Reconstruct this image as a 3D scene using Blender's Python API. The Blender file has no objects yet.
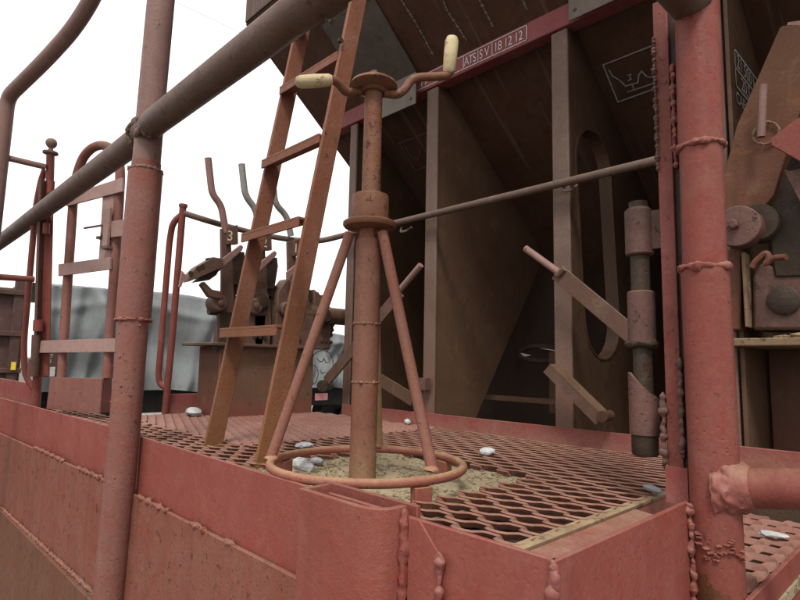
import bpy, bmesh, math, random
from mathutils import Vector, Matrix, noise as mnoise
R_ = math.radians
scene = bpy.context.scene
C = scene.collection
Z0 = 1.25                      # height of the platform floor above the ballast

# ------------------------------------------------------------------ camera
cam_data = bpy.data.cameras.new('camera')
cam = bpy.data.objects.new('camera', cam_data); C.objects.link(cam)
cam_data.sensor_width = 36.0; cam_data.lens = 25.0
cam_data.clip_start = 0.02; cam_data.clip_end = 2000
yaw, pitch, roll = R_(-45.727), R_(6.547), R_(1.182)
fw = Vector((math.sin(yaw)*math.cos(pitch), math.cos(yaw)*math.cos(pitch), math.sin(pitch)))
ri = Vector((math.cos(yaw), -math.sin(yaw), 0)); up = ri.cross(fw)
rr = ri*math.cos(roll) + up*math.sin(roll); uu = rr.cross(fw)
m = Matrix((rr, uu, -fw)).transposed().to_4x4(); m.translation = (0, 0, Z0 + 0.24)
cam.matrix_world = m
scene.camera = cam

# ------------------------------------------------------------------ sky and sun (overcast, white sky)
SUN_EL, SUN_AZ = 55.0, 137.0   # azimuth clockwise from +Y
world = bpy.data.worlds.new('World'); scene.world = world; world.use_nodes = True
wt = world.node_tree; wt.nodes.clear()
wo = wt.nodes.new('ShaderNodeOutputWorld'); bg = wt.nodes.new('ShaderNodeBackground')
sky = wt.nodes.new('ShaderNodeTexSky'); sky.sky_type = 'NISHITA'; sky.sun_disc = False
sky.sun_elevation = R_(SUN_EL); sky.sun_rotation = R_(SUN_AZ); sky.dust_density = 4.0; sky.air_density = 1.2
mx = wt.nodes.new('ShaderNodeMix'); mx.data_type = 'RGBA'; mx.inputs[0].default_value = 0.88
wt.links.new(sky.outputs[0], mx.inputs[6]); mx.inputs[7].default_value = (9.2, 9.1, 9.0, 1)
wt.links.new(mx.outputs[2], bg.inputs[0]); bg.inputs[1].default_value = 0.1
wt.links.new(bg.outputs[0], wo.inputs[0])
sl = bpy.data.lights.new('sun', 'SUN'); sl.energy = 1.5; sl.angle = R_(14); sl.color = (1.0, 0.96, 0.9)
so = bpy.data.objects.new('sun', sl); C.objects.link(so)
sd = Vector((math.sin(R_(SUN_AZ))*math.cos(R_(SUN_EL)), math.cos(R_(SUN_AZ))*math.cos(R_(SUN_EL)), math.sin(R_(SUN_EL))))
so.rotation_euler = sd.to_track_quat('Z', 'Y').to_euler(); so.location = (0, 0, 12)
vs = scene.view_settings
vs.view_transform = 'Standard'; vs.look = 'None'; vs.exposure = 0.82; vs.gamma = 1.0; vs.use_curve_mapping = False

# ------------------------------------------------------------------ materials
def nodes_of(name):
    mt = bpy.data.materials.new(name); mt.use_nodes = True
    nt = mt.node_tree; b = nt.nodes['Principled BSDF']
    return mt, nt, b
def noise(nt, vec, scale, detail=4, rough=.55, dist=0.0):
    n = nt.nodes.new('ShaderNodeTexNoise'); n.inputs['Scale'].default_value = scale
    n.inputs['Detail'].default_value = detail; n.inputs['Roughness'].default_value = rough
    n.inputs['Distortion'].default_value = dist
    nt.links.new(vec, n.inputs['Vector']); return n.outputs['Fac']
def ramp(nt, fac, a, b):
    r = nt.nodes.new('ShaderNodeMapRange'); r.inputs['From Min'].default_value = a; r.inputs['From Max'].default_value = b
    nt.links.new(fac, r.inputs['Value']); return r.outputs[0]
def mul(nt, a, b, op='MULTIPLY'):
    n = nt.nodes.new('ShaderNodeMath'); n.operation = op
    for i, v in enumerate((a, b)):
        if isinstance(v, (int, float)): n.inputs[i].default_value = v
        else: nt.links.new(v, n.inputs[i])
    return n.outputs[0]
def mix(nt, fac, a, b):
    n = nt.nodes.new('ShaderNodeMix'); n.data_type = 'RGBA'
    if isinstance(fac, (int, float)): n.inputs[0].default_value = fac
    else: nt.links.new(fac, n.inputs[0])
    for i, v in ((6, a), (7, b)):
        if isinstance(v, tuple): n.inputs[i].default_value = (*v, 1)
        else: nt.links.new(v, n.inputs[i])
    return n.outputs[2]
def scaled(nt, vec, s):
    n = nt.nodes.new('ShaderNodeVectorMath'); n.operation = 'MULTIPLY'
    nt.links.new(vec, n.inputs[0]); n.inputs[1].default_value = s; return n.outputs[0]
def paint(name, base, alt, rust=(.075, .03, .015), rust_amt=.4, dust=(.27, .19, .12), dust_amt=.5,
          low=None, rough=.55, bump=.5, streak=.35, spec=.18, fine=1.0, patch=None, drip=None, spot=None):
    if base[0] > 1.9*base[1]:
        base = (base[0]*.98, base[1]*.86, base[2]*.82); alt = (alt[0]*.98, alt[1]*.88, alt[2]*.85)
    mt, nt, b = nodes_of(name)
    g = nt.nodes.new('ShaderNodeNewGeometry'); pos = g.outputs['Position']
    sep = nt.nodes.new('ShaderNodeSeparateXYZ'); nt.links.new(g.outputs['Normal'], sep.inputs[0])
    sp = nt.nodes.new('ShaderNodeSeparateXYZ'); nt.links.new(pos, sp.inputs[0])
    nA = noise(nt, pos, 5.5, 5, .6)
    nB = noise(nt, pos, 34*fine, 7, .68, .3)
    nC = noise(nt, pos, 140*fine, 3, .6)
    nD = noise(nt, scaled(nt, pos, (26, 26, 1.6)), 1.0, 4, .6)
    nE = noise(nt, pos, 13, 5, .65, .6)
    col = mix(nt, ramp(nt, nA, .34, .66), base, alt)
    dark = tuple(c*.55 for c in base)
    col = mix(nt, mul(nt, ramp(nt, nD, .5, .78), streak), col, dark)
    col = mix(nt, mul(nt, ramp(nt, nE, .56, .74), .22), col, dust)
    nF = noise(nt, pos, 9.5, 6, .7, 1.2)
    pc = patch or ((base[0]*1.10, base[1]*.76, base[2]*.70) if base[0] > 1.9*base[1] else tuple(c*.82 for c in base))
    col = mix(nt, mul(nt, ramp(nt, nF, .52, .66), .6), col, pc)
    if drip:
        nG = noise(nt, scaled(nt, pos, (46, 1.3, 1.3)), 1.0, 3, .6, .15)
        col = mix(nt, mul(nt, ramp(nt, nG, .60, .72), .55), col, drip)
    vo = nt.nodes.new('ShaderNodeTexVoronoi'); vo.inputs['Scale'].default_value = 85*fine; nt.links.new(pos, vo.inputs['Vector'])
    pit = mul(nt, ramp(nt, vo.outputs['Distance'], .22, .10), ramp(nt, nA, .46, .60))
    col = mix(nt, mul(nt, pit, .55*min(1, rust_amt*1.6)), col, rust)
    chips = ramp(nt, nB, .70-.17*rust_amt, .76-.17*rust_amt)
    col = mix(nt, mul(nt, chips, .85), col, rust)
    d = mul(nt, ramp(nt, sep.outputs[2], .25, .95), mul(nt, ramp(nt, nE, .25, .62), dust_amt))
    col = mix(nt, d, col, dust)
    if low:
        lc, z0, z1, amt = low
        hz = ramp(nt, sp.outputs[2], Z0+z1, Z0+z0)
        col = mix(nt, mul(nt, hz, mul(nt, ramp(nt, nE, .2, .6), amt)), col, lc)
    if spot:
        vm = nt.nodes.new('ShaderNodeVectorMath'); vm.operation = 'DISTANCE'; nt.links.new(pos, vm.inputs[0])
        vm.inputs[1].default_value = (spot[0][0], spot[0][1], spot[0][2]+Z0)
        dd = mul(nt, vm.outputs['Value'], mul(nt, noise(nt, pos, 48, 4, .7), .10), 'ADD')
        sm = ramp(nt, dd, spot[1]+.052, spot[1]+.046)
        col = mix(nt, sm, col, mix(nt, ramp(nt, nB, .35, .65), spot[2], tuple(c*.45 for c in spot[2])))
    nH = noise(nt, pos, 420*fine, 2, .7)
    col = mix(nt, mul(nt, ramp(nt, nC, .35, .75), .34), col, tuple(c*.50 for c in base))
    col = mix(nt, mul(nt, ramp(nt, nH, .58, .75), .30), col, tuple(min(1, c*1.5) for c in alt))
    nt.links.new(col, b.inputs['Base Color'])
    ro = mul(nt, mul(nt, ramp(nt, nB, .2, .8), .2), mul(nt, ramp(nt, nE, .3, .7), .22), 'ADD'); ro = mul(nt, ro, rough-.20, 'ADD')
    nt.links.new(ro, b.inputs['Roughness']); b.inputs['Specular IOR Level'].default_value = spec
    h = mul(nt, mul(nt, nB, .30), mul(nt, nC, .13), 'ADD'); h = mul(nt, h, mul(nt, chips, -.35), 'ADD')
    h = mul(nt, h, mul(nt, nA, 1.0), 'ADD'); h = mul(nt, h, mul(nt, nF, .5), 'ADD'); h = mul(nt, h, mul(nt, pit, -.30), 'ADD')
    bp = nt.nodes.new('ShaderNodeBump'); bp.inputs['Strength'].default_value = bump; bp.inputs['Distance'].default_value = .006
    nt.links.new(h, bp.inputs['Height']); nt.links.new(bp.outputs[0], b.inputs['Normal'])
    return mt
SAND = (.40, .29, .15)
M = {}
M['red'] = paint('red_oxide_paint', (.185, .056, .045), (.212, .075, .061), rust_amt=.28, dust_amt=.35, rough=.5)
M['red_post'] = paint('red_oxide_gate_post', (.178, .054, .043), (.205, .073, .059), rust_amt=.28, dust_amt=.35, rough=.48, spot=((-.315, .965, -.125), .045, (.13, .055, .025)))
M['red_rough'] = paint('pebbled_red_paint', (.215, .066, .052), (.245, .088, .070), rust_amt=.15, dust_amt=.4, bump=.75, fine=2.2, rough=.5)
M['red_plate'] = paint('red_oxide_plate', (.215, .060, .048), (.245, .080, .064), rust_amt=.12, dust=(.26, .15, .115), dust_amt=.55, streak=.25, spec=.24, rough=.55)
M['red_lower'] = paint('worn_red_lower_plate', (.190, .072, .052), (.210, .096, .070), rust_amt=.6, dust=(.24, .145, .10), dust_amt=.6, streak=.5, bump=.7)
M['red_toe'] = paint('red_toe_board_paint', (.225, .064, .058), (.25, .085, .078), rust_amt=.2, dust_amt=.5, low=((.33, .2, .14), .0, .06, .5))
M['pipe'] = paint('weathered_red_pipe', (.188, .084, .068), (.212, .106, .088), rust_amt=.42, dust_amt=.4, bump=.6)
M['rail'] = paint('grimy_brown_handrail', (.104, .059, .046), (.132, .084, .065), rust_amt=.55, dust=(.22, .17, .12), dust_amt=.5, bump=.6)
M['dusty_pipe'] = paint('dusty_pink_pipe', (.180, .100, .084), (.21, .128, .110), rust_amt=.35, dust_amt=.5, bump=.4)
M['ladder'] = paint('rusty_ladder_steel', (.190, .084, .052), (.215, .104, .068), rust_amt=.38, dust_amt=.6, dust=(.36, .24, .15), low=((.20, .090, .032), .0, .55, .8), bump=.6, streak=.5)
M['brake'] = paint('red_brown_brake_stand', (.160, .076, .051), (.182, .095, .068), rust_amt=.4, dust_amt=.65, dust=SAND, low=((.27, .175, .09), -.03, .11, .9), bump=.6)
M['brake_rust'] = paint('rusty_brown_shaft', (.158, .074, .044), (.185, .096, .060), rust_amt=.6, dust_amt=.5, bump=.9)
M['leg'] = paint('tan_dusty_leg', (.30, .19, .105), (.24, .12, .08), rust_amt=.4, dust=SAND, dust_amt=.7, low=(SAND, .0, .3, .9))
M['ring'] = paint('sandy_red_ring', (.24, .085, .065), (.27, .12, .085), rust_amt=.3, dust=(.38, .26, .14), dust_amt=1.0)
M['cream'] = paint('worn_cream_grip', (.55, .45, .27), (.50, .39, .22), rust=(.20, .085, .03), rust_amt=.75, dust_amt=.15, dust=(.55, .42, .24), streak=.3, rough=.55)
M['grating'] = paint('rusty_red_grating', (.215, .105, .076), (.25, .135, .102), rust_amt=.4, dust=(.31, .20, .145), dust_amt=.6, bump=.3)
M['grating_pink'] = paint('dusty_pink_grating', (.220, .105, .088), (.25, .132, .112), rust_amt=.3, dust=(.32, .19, .14), dust_amt=.65, bump=.3)
M['gate_bar'] = paint('glare_lightened_pink_bar', (.29, .178, .155), (.32, .205, .18), rust_amt=.3, dust_amt=.4)  # pink lightened so that the glare of the sky sits in the colour
M['brown_panel'] = paint('brown_rust_panel', (.165, .090, .056), (.190, .110, .072), rust=(.09, .045, .028), rust_amt=.5, dust_amt=.3, low=((.27, .05, .045), .0, .09, .8), bump=.5)
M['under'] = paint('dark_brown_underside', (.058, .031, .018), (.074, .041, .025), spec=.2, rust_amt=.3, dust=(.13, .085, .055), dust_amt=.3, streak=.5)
M['grimy_red'] = paint('grimy_red_angle', (.150, .048, .040), (.19, .07, .058), rust=(.03, .022, .016), rust_amt=.6, dust_amt=.3, streak=.6)
M['leg_brown'] = paint('dusty_brown_leg', (.195, .092, .066), (.215, .116, .086), rust_amt=.4, dust_amt=.5, low=((.30, .12, .095), .0, .25, .6))
M['headstock'] = paint('tan_rusty_headstock', (.140, .064, .042), (.155, .080, .052), rust=(.10, .05, .03), rust_amt=.6, dust=(.17, .105, .066), dust_amt=.4, streak=.6, bump=.8)
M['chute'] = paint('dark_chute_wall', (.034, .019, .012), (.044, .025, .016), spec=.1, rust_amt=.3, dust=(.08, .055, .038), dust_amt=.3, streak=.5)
M['sand'] = paint('sandy_dirt', (.28, .215, .13), (.35, .285, .185), rust=(.20, .13, .06), rust_amt=.75, dust=(.40, .33, .22), dust_amt=.6, bump=1.0, rough=.9, spec=.1)
M['tray'] = paint('dirty_floor_tray', (.060, .036, .024), (.085, .055, .036), rust_amt=.5, dust=(.11, .08, .05), dust_amt=.6, rough=.85, spec=.2)
M['brown'] = paint('brown_primer_panel', (.105, .055, .036), (.130, .074, .050), rust_amt=.3, dust_amt=.3, low=((.24, .06, .05), .0, .10, .55), bump=.3)
M['hopper'] = paint('grimy_brown_hopper', (.066, .034, .021), (.088, .048, .031), spec=.25, rust_amt=.3, dust=(.13, .09, .065), dust_amt=.4, streak=.6, bump=.35, drip=(.16, .12, .095))
M['gusset'] = paint('dusty_brown_gusset', (.104, .056, .034), (.124, .070, .044), spec=.2, rust_amt=.2, dust_amt=.3, bump=.25)
M['stanchion'] = paint('greyed_stanchion', (.138, .086, .066), (.165, .110, .088), rust=(.09, .05, .035), rust_amt=.3, dust_amt=.3, low=((.20, .09, .06), .0, .55, .7), bump=.25)
M['beam'] = paint('plum_red_beam', (.215, .062, .068), (.25, .09, .092), rust_amt=.2, dust_amt=.3)
M['cover'] = paint('grey_brown_cover_plate', (.150, .118, .095), (.190, .155, .128), rust=(.06, .04, .03), rust_amt=.5, dust_amt=.3, streak=.6)
M['cover_shaded'] = paint('shaded_cover_plate', (.085, .068, .055), (.110, .090, .074), rust=(.04, .03, .02), rust_amt=.5, dust_amt=.25, streak=.6)  # darker copy of the cover colour, with the upper flap's shade painted in
M['hrail'] = paint('grey_brown_tube', (.12, .078, .060), (.15, .10, .08), rust_amt=.4, dust=(.28, .22, .17), dust_amt=.6)
M['lever'] = paint('brown_lever_steel', (.108, .057, .041), (.138, .080, .060), rust_amt=.45, dust=(.30, .23, .18), dust_amt=.5, bump=.4)
M['lever_dark'] = paint('greasy_dark_steel', (.036, .023, .016), (.060, .040, .028), rust_amt=.4, dust=(.12, .08, .052), dust_amt=.4, bump=.7)
M['lever_pink'] = paint('pale_pink_lever', (.25, .137, .118), (.28, .165, .148), rust_amt=.35, dust_amt=.3)
M['lever_grey'] = paint('pale_grey_lever', (.24, .225, .215), (.29, .275, .26), rust_amt=.35, dust_amt=.3)
M['hinge'] = paint('grimy_hinge_steel', (.085, .048, .038), (.15, .075, .062), rust=(.04, .03, .022), rust_amt=.65, dust=(.2, .15, .11), dust_amt=.4, bump=.6)
M['rusty_orange'] = paint('orange_rust_plate', (.110, .055, .028), (.145, .060, .040), rust=(.09, .055, .03), rust_amt=.45, dust=(.27, .22, .17), dust_amt=.3, bump=.5, patch=(.21, .085, .03), streak=.7)
M['dirt_ledge'] = paint('dirt_caked_ledge', (.22, .15, .09), (.17, .10, .07), rust_amt=.7, dust=(.36, .27, .16), dust_amt=.9, bump=.9, rough=.85)
M['tarp'] = paint('grey_tarpaulin', (.165, .176, .178), (.188, .200, .202), rust=(.12, .13, .125), rust_amt=.2, dust=(.20, .21, .205), dust_amt=.4, streak=.25, bump=.12, rough=.7)
M['wagon_brown'] = paint('old_brown_wagon', (.075, .040, .034), (.10, .058, .05), rust_amt=.5, dust_amt=.4, streak=.6)
M['black'] = paint('black_underframe', (.018, .016, .015), (.028, .025, .022), rust_amt=.4, dust_amt=.25)
M['ballast'] = paint('grey_ballast', (.115, .105, .092), (.16, .148, .13), rust=(.06, .055, .048), rust_amt=.9, dust=(.20, .185, .165), dust_amt=.5, bump=1.0, rough=.95, spec=.1)
M['concrete'] = paint('pale_concrete', (.42, .40, .35), (.48, .46, .41), rust=(.2, .19, .17), rust_amt=.4, dust_amt=.3, dust=(.5, .48, .42), rough=.9)
M['steel'] = paint('worn_rail_steel', (.20, .16, .14), (.26, .22, .19), rust_amt=.6, dust_amt=.2, rough=.45)
M['stone_white'] = paint('white_stone', (.47, .47, .465), (.54, .54, .535), rust=(.30, .30, .30), rust_amt=.5, dust=(.54, .535, .52), dust_amt=.3, streak=0, bump=.6, rough=.9)
M['stone_grey'] = paint('grey_stone', (.25, .26, .27), (.33, .34, .35), rust=(.16, .17, .18), rust_amt=.5, dust=(.42, .42, .42), dust_amt=.4, streak=0, bump=.6, rough=.9)
M['weld'] = paint('painted_weld', (.20, .066, .056), (.25, .10, .085), rust=(.11, .05, .03), rust_amt=.5, dust_amt=.6, bump=.5, spec=.25)
M['weld_rust'] = paint('rusty_weld', (.17, .09, .05), (.2, .12, .08), rust_amt=.6, dust=(.33, .24, .13), dust_amt=.8, bump=.6)
def plain(name, col, rough=.7):
    mt, nt, b = nodes_of(name)
    g = nt.nodes.new('ShaderNodeNewGeometry')
    n = noise(nt, g.outputs['Position'], 60, 4, .6)
    nt.links.new(mix(nt, ramp(nt, n, .35, .8), col, tuple(c*.62 for c in col)), b.inputs['Base Color'])
    b.inputs['Roughness'].default_value = rough; return mt
M['white_print'] = plain('white_stencil_paint', (.52, .50, .48))
M['pale_print'] = plain('faded_stencil_paint', (.30, .275, .25))
M['dim_print'] = plain('very_faded_stencil_paint', (.13, .10, .085))
M['cream_print'] = plain('cream_number_paint', (.66, .58, .40))
M['yellow'] = plain('yellow_tag', (.75, .55, .04))
M['pen'] = plain('dark_spray_line', (.065, .07, .075))
M['blue'] = plain('pale_blue_plate', (.45, .47, .66))
M['pink'] = plain('pink_plate', (.55, .22, .22))
M['leaf'] = plain('green_leaf', (.06, .10, .03), .6)
M['bark'] = plain('grey_bark', (.09, .07, .05), .9)
M['wire'] = plain('grey_wire', (.45, .44, .46))

# ------------------------------------------------------------------ mesh builder
class MB:
    def __init__(s): s.v = []; s.f = []
    def add(s, vs, fs):
        o = len(s.v); s.v += [Vector(p) for p in vs]; s.f += [[i+o for i in f] for f in fs]; return s
    def box(s, a, b):
        x0, y0, z0 = (min(a[i], b[i]) for i in range(3)); x1, y1, z1 = (max(a[i], b[i]) for i in range(3))
        return s.add([(x0,y0,z0),(x1,y0,z0),(x1,y1,z0),(x0,y1,z0),(x0,y0,z1),(x1,y0,z1),(x1,y1,z1),(x0,y1,z1)],
                     [(0,3,2,1),(4,5,6,7),(0,1,5,4),(1,2,6,5),(2,3,7,6),(3,0,4,7)])
    def bar(s, a, b, wv, tv):
        """rectangular bar from a to b; wv and tv are full width and thickness vectors"""
        a, b, w, t = Vector(a), Vector(b), Vector(wv)*.5, Vector(tv)*.5
        vs = [p+i*w+j*t for p in (a, b) for i, j in ((-1,-1),(1,-1),(1,1),(-1,1))]
        return s.add(vs, [(0,3,2,1),(4,5,6,7),(0,1,5,4),(1,2,6,5),(2,3,7,6),(3,0,4,7)])
    def prism(s, poly, ext):
        """closed polygon of 3D points extruded by a vector"""
        n = len(poly); e = Vector(ext); p = [Vector(q) for q in poly]
        return s.add(p+[q+e for q in p], [list(range(n))[::-1], list(range(n, 2*n))]+[(i, (i+1) % n, n+(i+1) % n, n+i) for i in range(n)])
    def tube(s, path, r, seg=14, closed=False, caps=True):
        p = [Vector(q) for q in path]; n = len(p)
        rs = r if isinstance(r, (list, tuple)) else [r]*n
        tang = []
        for i in range(n):
            if closed: t = p[(i+1) % n]-p[i-1]
            else: t = p[min(i+1, n-1)]-p[max(i-1, 0)]
            tang.append(t.normalized())
        a = Vector((0,0,1)) if abs(tang[0].z) < .9 else Vector((1,0,0))
        nrm = (a-tang[0]*a.dot(tang[0])).normalized(); o = len(s.v)
        for i in range(n):
            if i: 
                nrm = nrm-tang[i]*nrm.dot(tang[i]); nrm.normalize()
            bn = tang[i].cross(nrm)
            for k in range(seg):
                an = 2*math.pi*k/seg
                s.v.append(p[i]+(nrm*math.cos(an)+bn*math.sin(an))*rs[i])
        for i in range(n if closed else n-1):
            j = (i+1) % n
            for k in range(seg):
                l = (k+1) % seg
                s.f.append([o+i*seg+k, o+i*seg+l, o+j*seg+l, o+j*seg+k])
        if caps and not closed:
            s.f.append([o+k for k in range(seg)][::-1]); s.f.append([o+(n-1)*seg+k for k in range(seg)])
        return s
    def lathe(s, c, axis, prof, seg=24):
        """prof: (radius, distance along axis)"""
        ax = Vector(axis).normalized(); a = Vector((0,0,1)) if abs(ax.z) < .9 else Vector((1,0,0))
        u = (a-ax*a.dot(ax)).normalized(); w = ax.cross(u); c = Vector(c); o = len(s.v); n = len(prof)
        for r, h in prof:
            for k in range(seg):
                an = 2*math.pi*k/seg; s.v.append(c+ax*h+(u*math.cos(an)+w*math.sin(an))*max(r, 1e-4))
        for i in range(n-1):
            for k in range(seg):
                l = (k+1) % seg; s.f.append([o+i*seg+k, o+i*seg+l, o+(i+1)*seg+l, o+(i+1)*seg+k])
        s.f.append([o+k for k in range(seg)][::-1]); s.f.append([o+(n-1)*seg+k for k in range(seg)]); return s
    def bead(s, path, r, amp=.45, step=None, seed=1, closed=False, seg=9):
        """lumpy weld bead along a path"""
        rnd = random.Random(seed); p = [Vector(q) for q in path]
        if closed: p = p+[p[0]]
        step = r*.33; pts = []
        for i in range(len(p)-1):
            L = (p[i+1]-p[i]).length; k = max(1, int(L/step))
            for j in range(k): pts.append(p[i].lerp(p[i+1], j/k))
        if not closed: pts.append(p[-1])
        n = len(pts); ph = [rnd.random()*6.3 for _ in range(8)]
        if closed: q = [2*math.pi*max(1, round(n*w_/6.2832))/n for w_ in (.31, .52, .83, .17)]
        else: q = [.31, .52, .83, .17]
        def f(i, k): return .5*math.sin(q[0]*i+ph[k])+.35*math.sin(q[1]*i+ph[k+1])+.2*math.sin(q[2]*i+ph[k+2])+.4*math.sin(q[3]*i+ph[k+3])
        rs = [r*max(.35, 1+amp*.75*f(i, 0)) for i in range(n)]
        pts = [v+Vector((f(i, 1), f(i, 2), f(i, 3)))*r*amp*.30 for i, v in enumerate(pts)]
        if not closed:
            for k in range(4):
                if n > 8: rs[k] *= (.25, .6, .82, .94)[k]; rs[-1-k] *= (.25, .6, .82, .94)[k]
        seg = max(seg, 10)
        o_ = len(s.v); s.tube(pts, rs, seg, closed=closed)
        for v in s.v[o_:]:
            v += mnoise.noise_vector(v*(.55/r)+Vector((seed, 0, 0)))*r*.38+mnoise.noise_vector(v*(1.6/r))*r*.14
        return s
    def ribbon(s, path, w, n):
        """flat painted line of width w lying in a plane with normal n"""
        nn = Vector(n).normalized(); p = [Vector(q) for q in path]
        for a, b in zip(p, p[1:]):
            d = (b-a)
            if d.length < 1e-6: continue
            d.normalize(); t = nn.cross(d)*w*.5; e = d*w*.5
            s.add([a-e-t, b+e-t, b+e+t, a-e+t], [(0,1,2,3)])
        return s
    def blob(s, c, r, seed=0, amp=.25, sub=2):
        bm = bmesh.new(); bmesh.ops.create_icosphere(bm, subdivisions=sub, radius=1)
        rnd = random.Random(seed); r = Vector((r, r, r)) if isinstance(r, (int, float)) else Vector(r)
        vec = [(Vector((rnd.gauss(0,1), rnd.gauss(0,1), rnd.gauss(0,1))).normalized(), rnd.uniform(-amp, amp)) for _ in range(9)]
        out = []
        for v in bm.verts:
            k = 1+sum(max(0, v.co.dot(d))**3*a for d, a in vec)
            out.append(Vector((v.co.x*r.x*k, v.co.y*r.y*k, v.co.z*r.z*k))+Vector(c))
        fs = [[v.index for v in f.verts] for f in bm.faces]; bm.free(); return s.add(out, fs)

def bend(path, rad, n=6):
    """round the corners of a polyline"""
    p = [Vector(q) for q in path]; out = [p[0]]
    for i in range(1, len(p)-1):
        a, b, c = p[i-1], p[i], p[i+1]
        r = rad[i-1] if isinstance(rad, (list, tuple)) else rad
        r = min(r, (a-b).length*.49, (c-b).length*.49)
        s, e = b+(a-b).normalized()*r, b+(c-b).normalized()*r
        for k in range(n+1):
            t = k/n; out.append(s*(1-t)**2+b*2*t*(1-t)+e*t*t)
    out.append(p[-1]); return out
def lerp(a, b, t): return tuple(a[i]+(b[i]-a[i])*t for i in range(3))
def off(p, dx=0, dy=0, dz=0): return (p[0]+dx, p[1]+dy, p[2]+dz)
def circle(c, r, axis='z', n=28, a0=0, a1=None):
    out = []
    full = a1 is None
    a1 = a0+2*math.pi if full else a1
    for k in range(n if full else n+1):
        a = a0+(a1-a0)*k/n
        x, y = r*math.cos(a), r*math.sin(a)
        out.append((c[0]+x, c[1]+y, c[2]) if axis == 'z' else (c[0]+x, c[1], c[2]+y) if axis == 'y' else (c[0], c[1]+x, c[2]+y))
    return out

def make_obj(name, mb, mat, base, parent, bevel=0, smooth=True, angle=38, recalc=True):
    me = bpy.data.meshes.new(name)
    b = Vector(base)
    me.from_pydata([tuple(v-b) for v in mb.v], [], mb.f)
    if recalc:
        bm = bmesh.new(); bm.from_mesh(me); bmesh.ops.recalc_face_normals(bm, faces=bm.faces[:]); bm.to_mesh(me); bm.free()
    me.materials.append(M[mat])
    if smooth:
        me.polygons.foreach_set('use_smooth', [True]*len(me.polygons)); me.set_sharp_from_angle(angle=R_(angle))
    o = bpy.data.objects.new(name, me); C.objects.link(o)
    if parent is not None: o.parent = parent
    else: o.location = (b.x, b.y, b.z+Z0)
    if bevel:
        mo = o.modifiers.new('bevel', 'BEVEL'); mo.width = bevel; mo.segments = 2; mo.limit_method = 'ANGLE'; mo.angle_limit = R_(50)
    return o
class Thing:
    def __init__(s, name, label, cat, base, group=None):
        s.base = Vector(base); o = bpy.data.objects.new(name, None); C.objects.link(o)
        o.location = (base[0], base[1], base[2]+Z0); o.empty_display_size = .05
        o['label'] = label; o['category'] = cat
        if group: o['group'] = group
        s.root = o
    def part(s, name, mb, mat, parent=None, label=None, **k):
        o = make_obj(name, mb, mat, s.base, parent or s.root, **k)
        if label: o['label'] = label
        return o
def single(name, mb, mat, label, cat, base, group=None, **k):
    o = make_obj(name, mb, mat, base, None, **k); o['label'] = label; o['category'] = cat
    if group: o['group'] = group
    return o
def struct(name, mb, mat, base=(0, 0, 0), kind='structure', **k):
    o = make_obj(name, mb, mat, base, None, **k); o['kind'] = kind; return o
def text_mb(txt, origin, xdir, ydir, size, spacing=1.0, shear=0.0, sx=1.0):
    cu = bpy.data.curves.new('t', 'FONT'); cu.body = txt; cu.size = size; cu.space_character = spacing; cu.shear = shear
    cu.resolution_u = 3
    o = bpy.data.objects.new('t', cu); C.objects.link(o)
    dg = bpy.context.evaluated_depsgraph_get(); dg.update()
    me = bpy.data.meshes.new_from_object(o.evaluated_get(dg))
    mb = MB(); X, Y, O = Vector(xdir).normalized(), Vector(ydir).normalized(), Vector(origin)
    mb.add([O+X*v.co.x*sx+Y*v.co.y for v in me.vertices], [list(p.vertices) for p in me.polygons])
    bpy.data.objects.remove(o); bpy.data.curves.remove(cu); bpy.data.meshes.remove(me)
    return mb

# ================================================================== GROUND
g = MB(); N = 60
def gz(x, y):
    return -Z0+.02*math.sin(x*3.1+y*1.7)*math.sin(y*2.3)
near = 14; st = .35; n = int(2*near/st)
rnd = random.Random(3)
for i in range(n+1):
    for j in range(n+1):
        x, y = -near-3+i*st, -near+4+j*st
        g.v.append(Vector((x, y, -Z0+rnd.uniform(-.03, .03))))
for i in range(n):
    for j in range(n):
        a = i*(n+1)+j; g.f.append([a, a+n+1, a+n+2, a+1])
e0x, e1x, e0y, e1y = -near-3, -near-3+n*st, -near+4, -near+4+n*st; B = 900
g.box((-B, -B, -Z0-.06), (B, B, -Z0-.045))
struct('ground', g, 'ballast', (0, 0, -Z0))

# adjoining tracks
def track(xc, y0, y1, label, far):
    t = Thing('railway_track', label, 'track', (xc, (y0+y1)/2, -Z0), 'tracks beside the wagon')
    for s in (-1, 1):
        m_ = MB(); x = xc+s*.75
        m_.box((x-.065, y0, -Z0+.16), (x+.065, y1, -Z0+.175)); m_.box((x-.01, y0, -Z0+.175), (x+.01, y1, -Z0+.27)); m_.box((x-.036, y0, -Z0+.27), (x+.036, y1, -Z0+.31))
        t.part('rail', m_, 'steel', smooth=False)
    k = y0
    while k < y1:
        m_ = MB(); m_.box((xc-1.25, k, -Z0+.02), (xc+1.25, k+.24, -Z0+.16)); t.part('sleeper', m_, 'concrete', smooth=False); k += .65
track(-7.4, -4, 14, 'railway track under the tarpaulin-wrapped wagon', False)
track(-1.45, -6, 8, 'railway track under the red hopper wagon', False)
m_ = MB(); m_.box((-17, -20, -Z0-.02), (-14.5, 60, -Z0+.55)); struct('loading_platform', m_, 'concrete', (-15, 20, -Z0))

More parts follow.
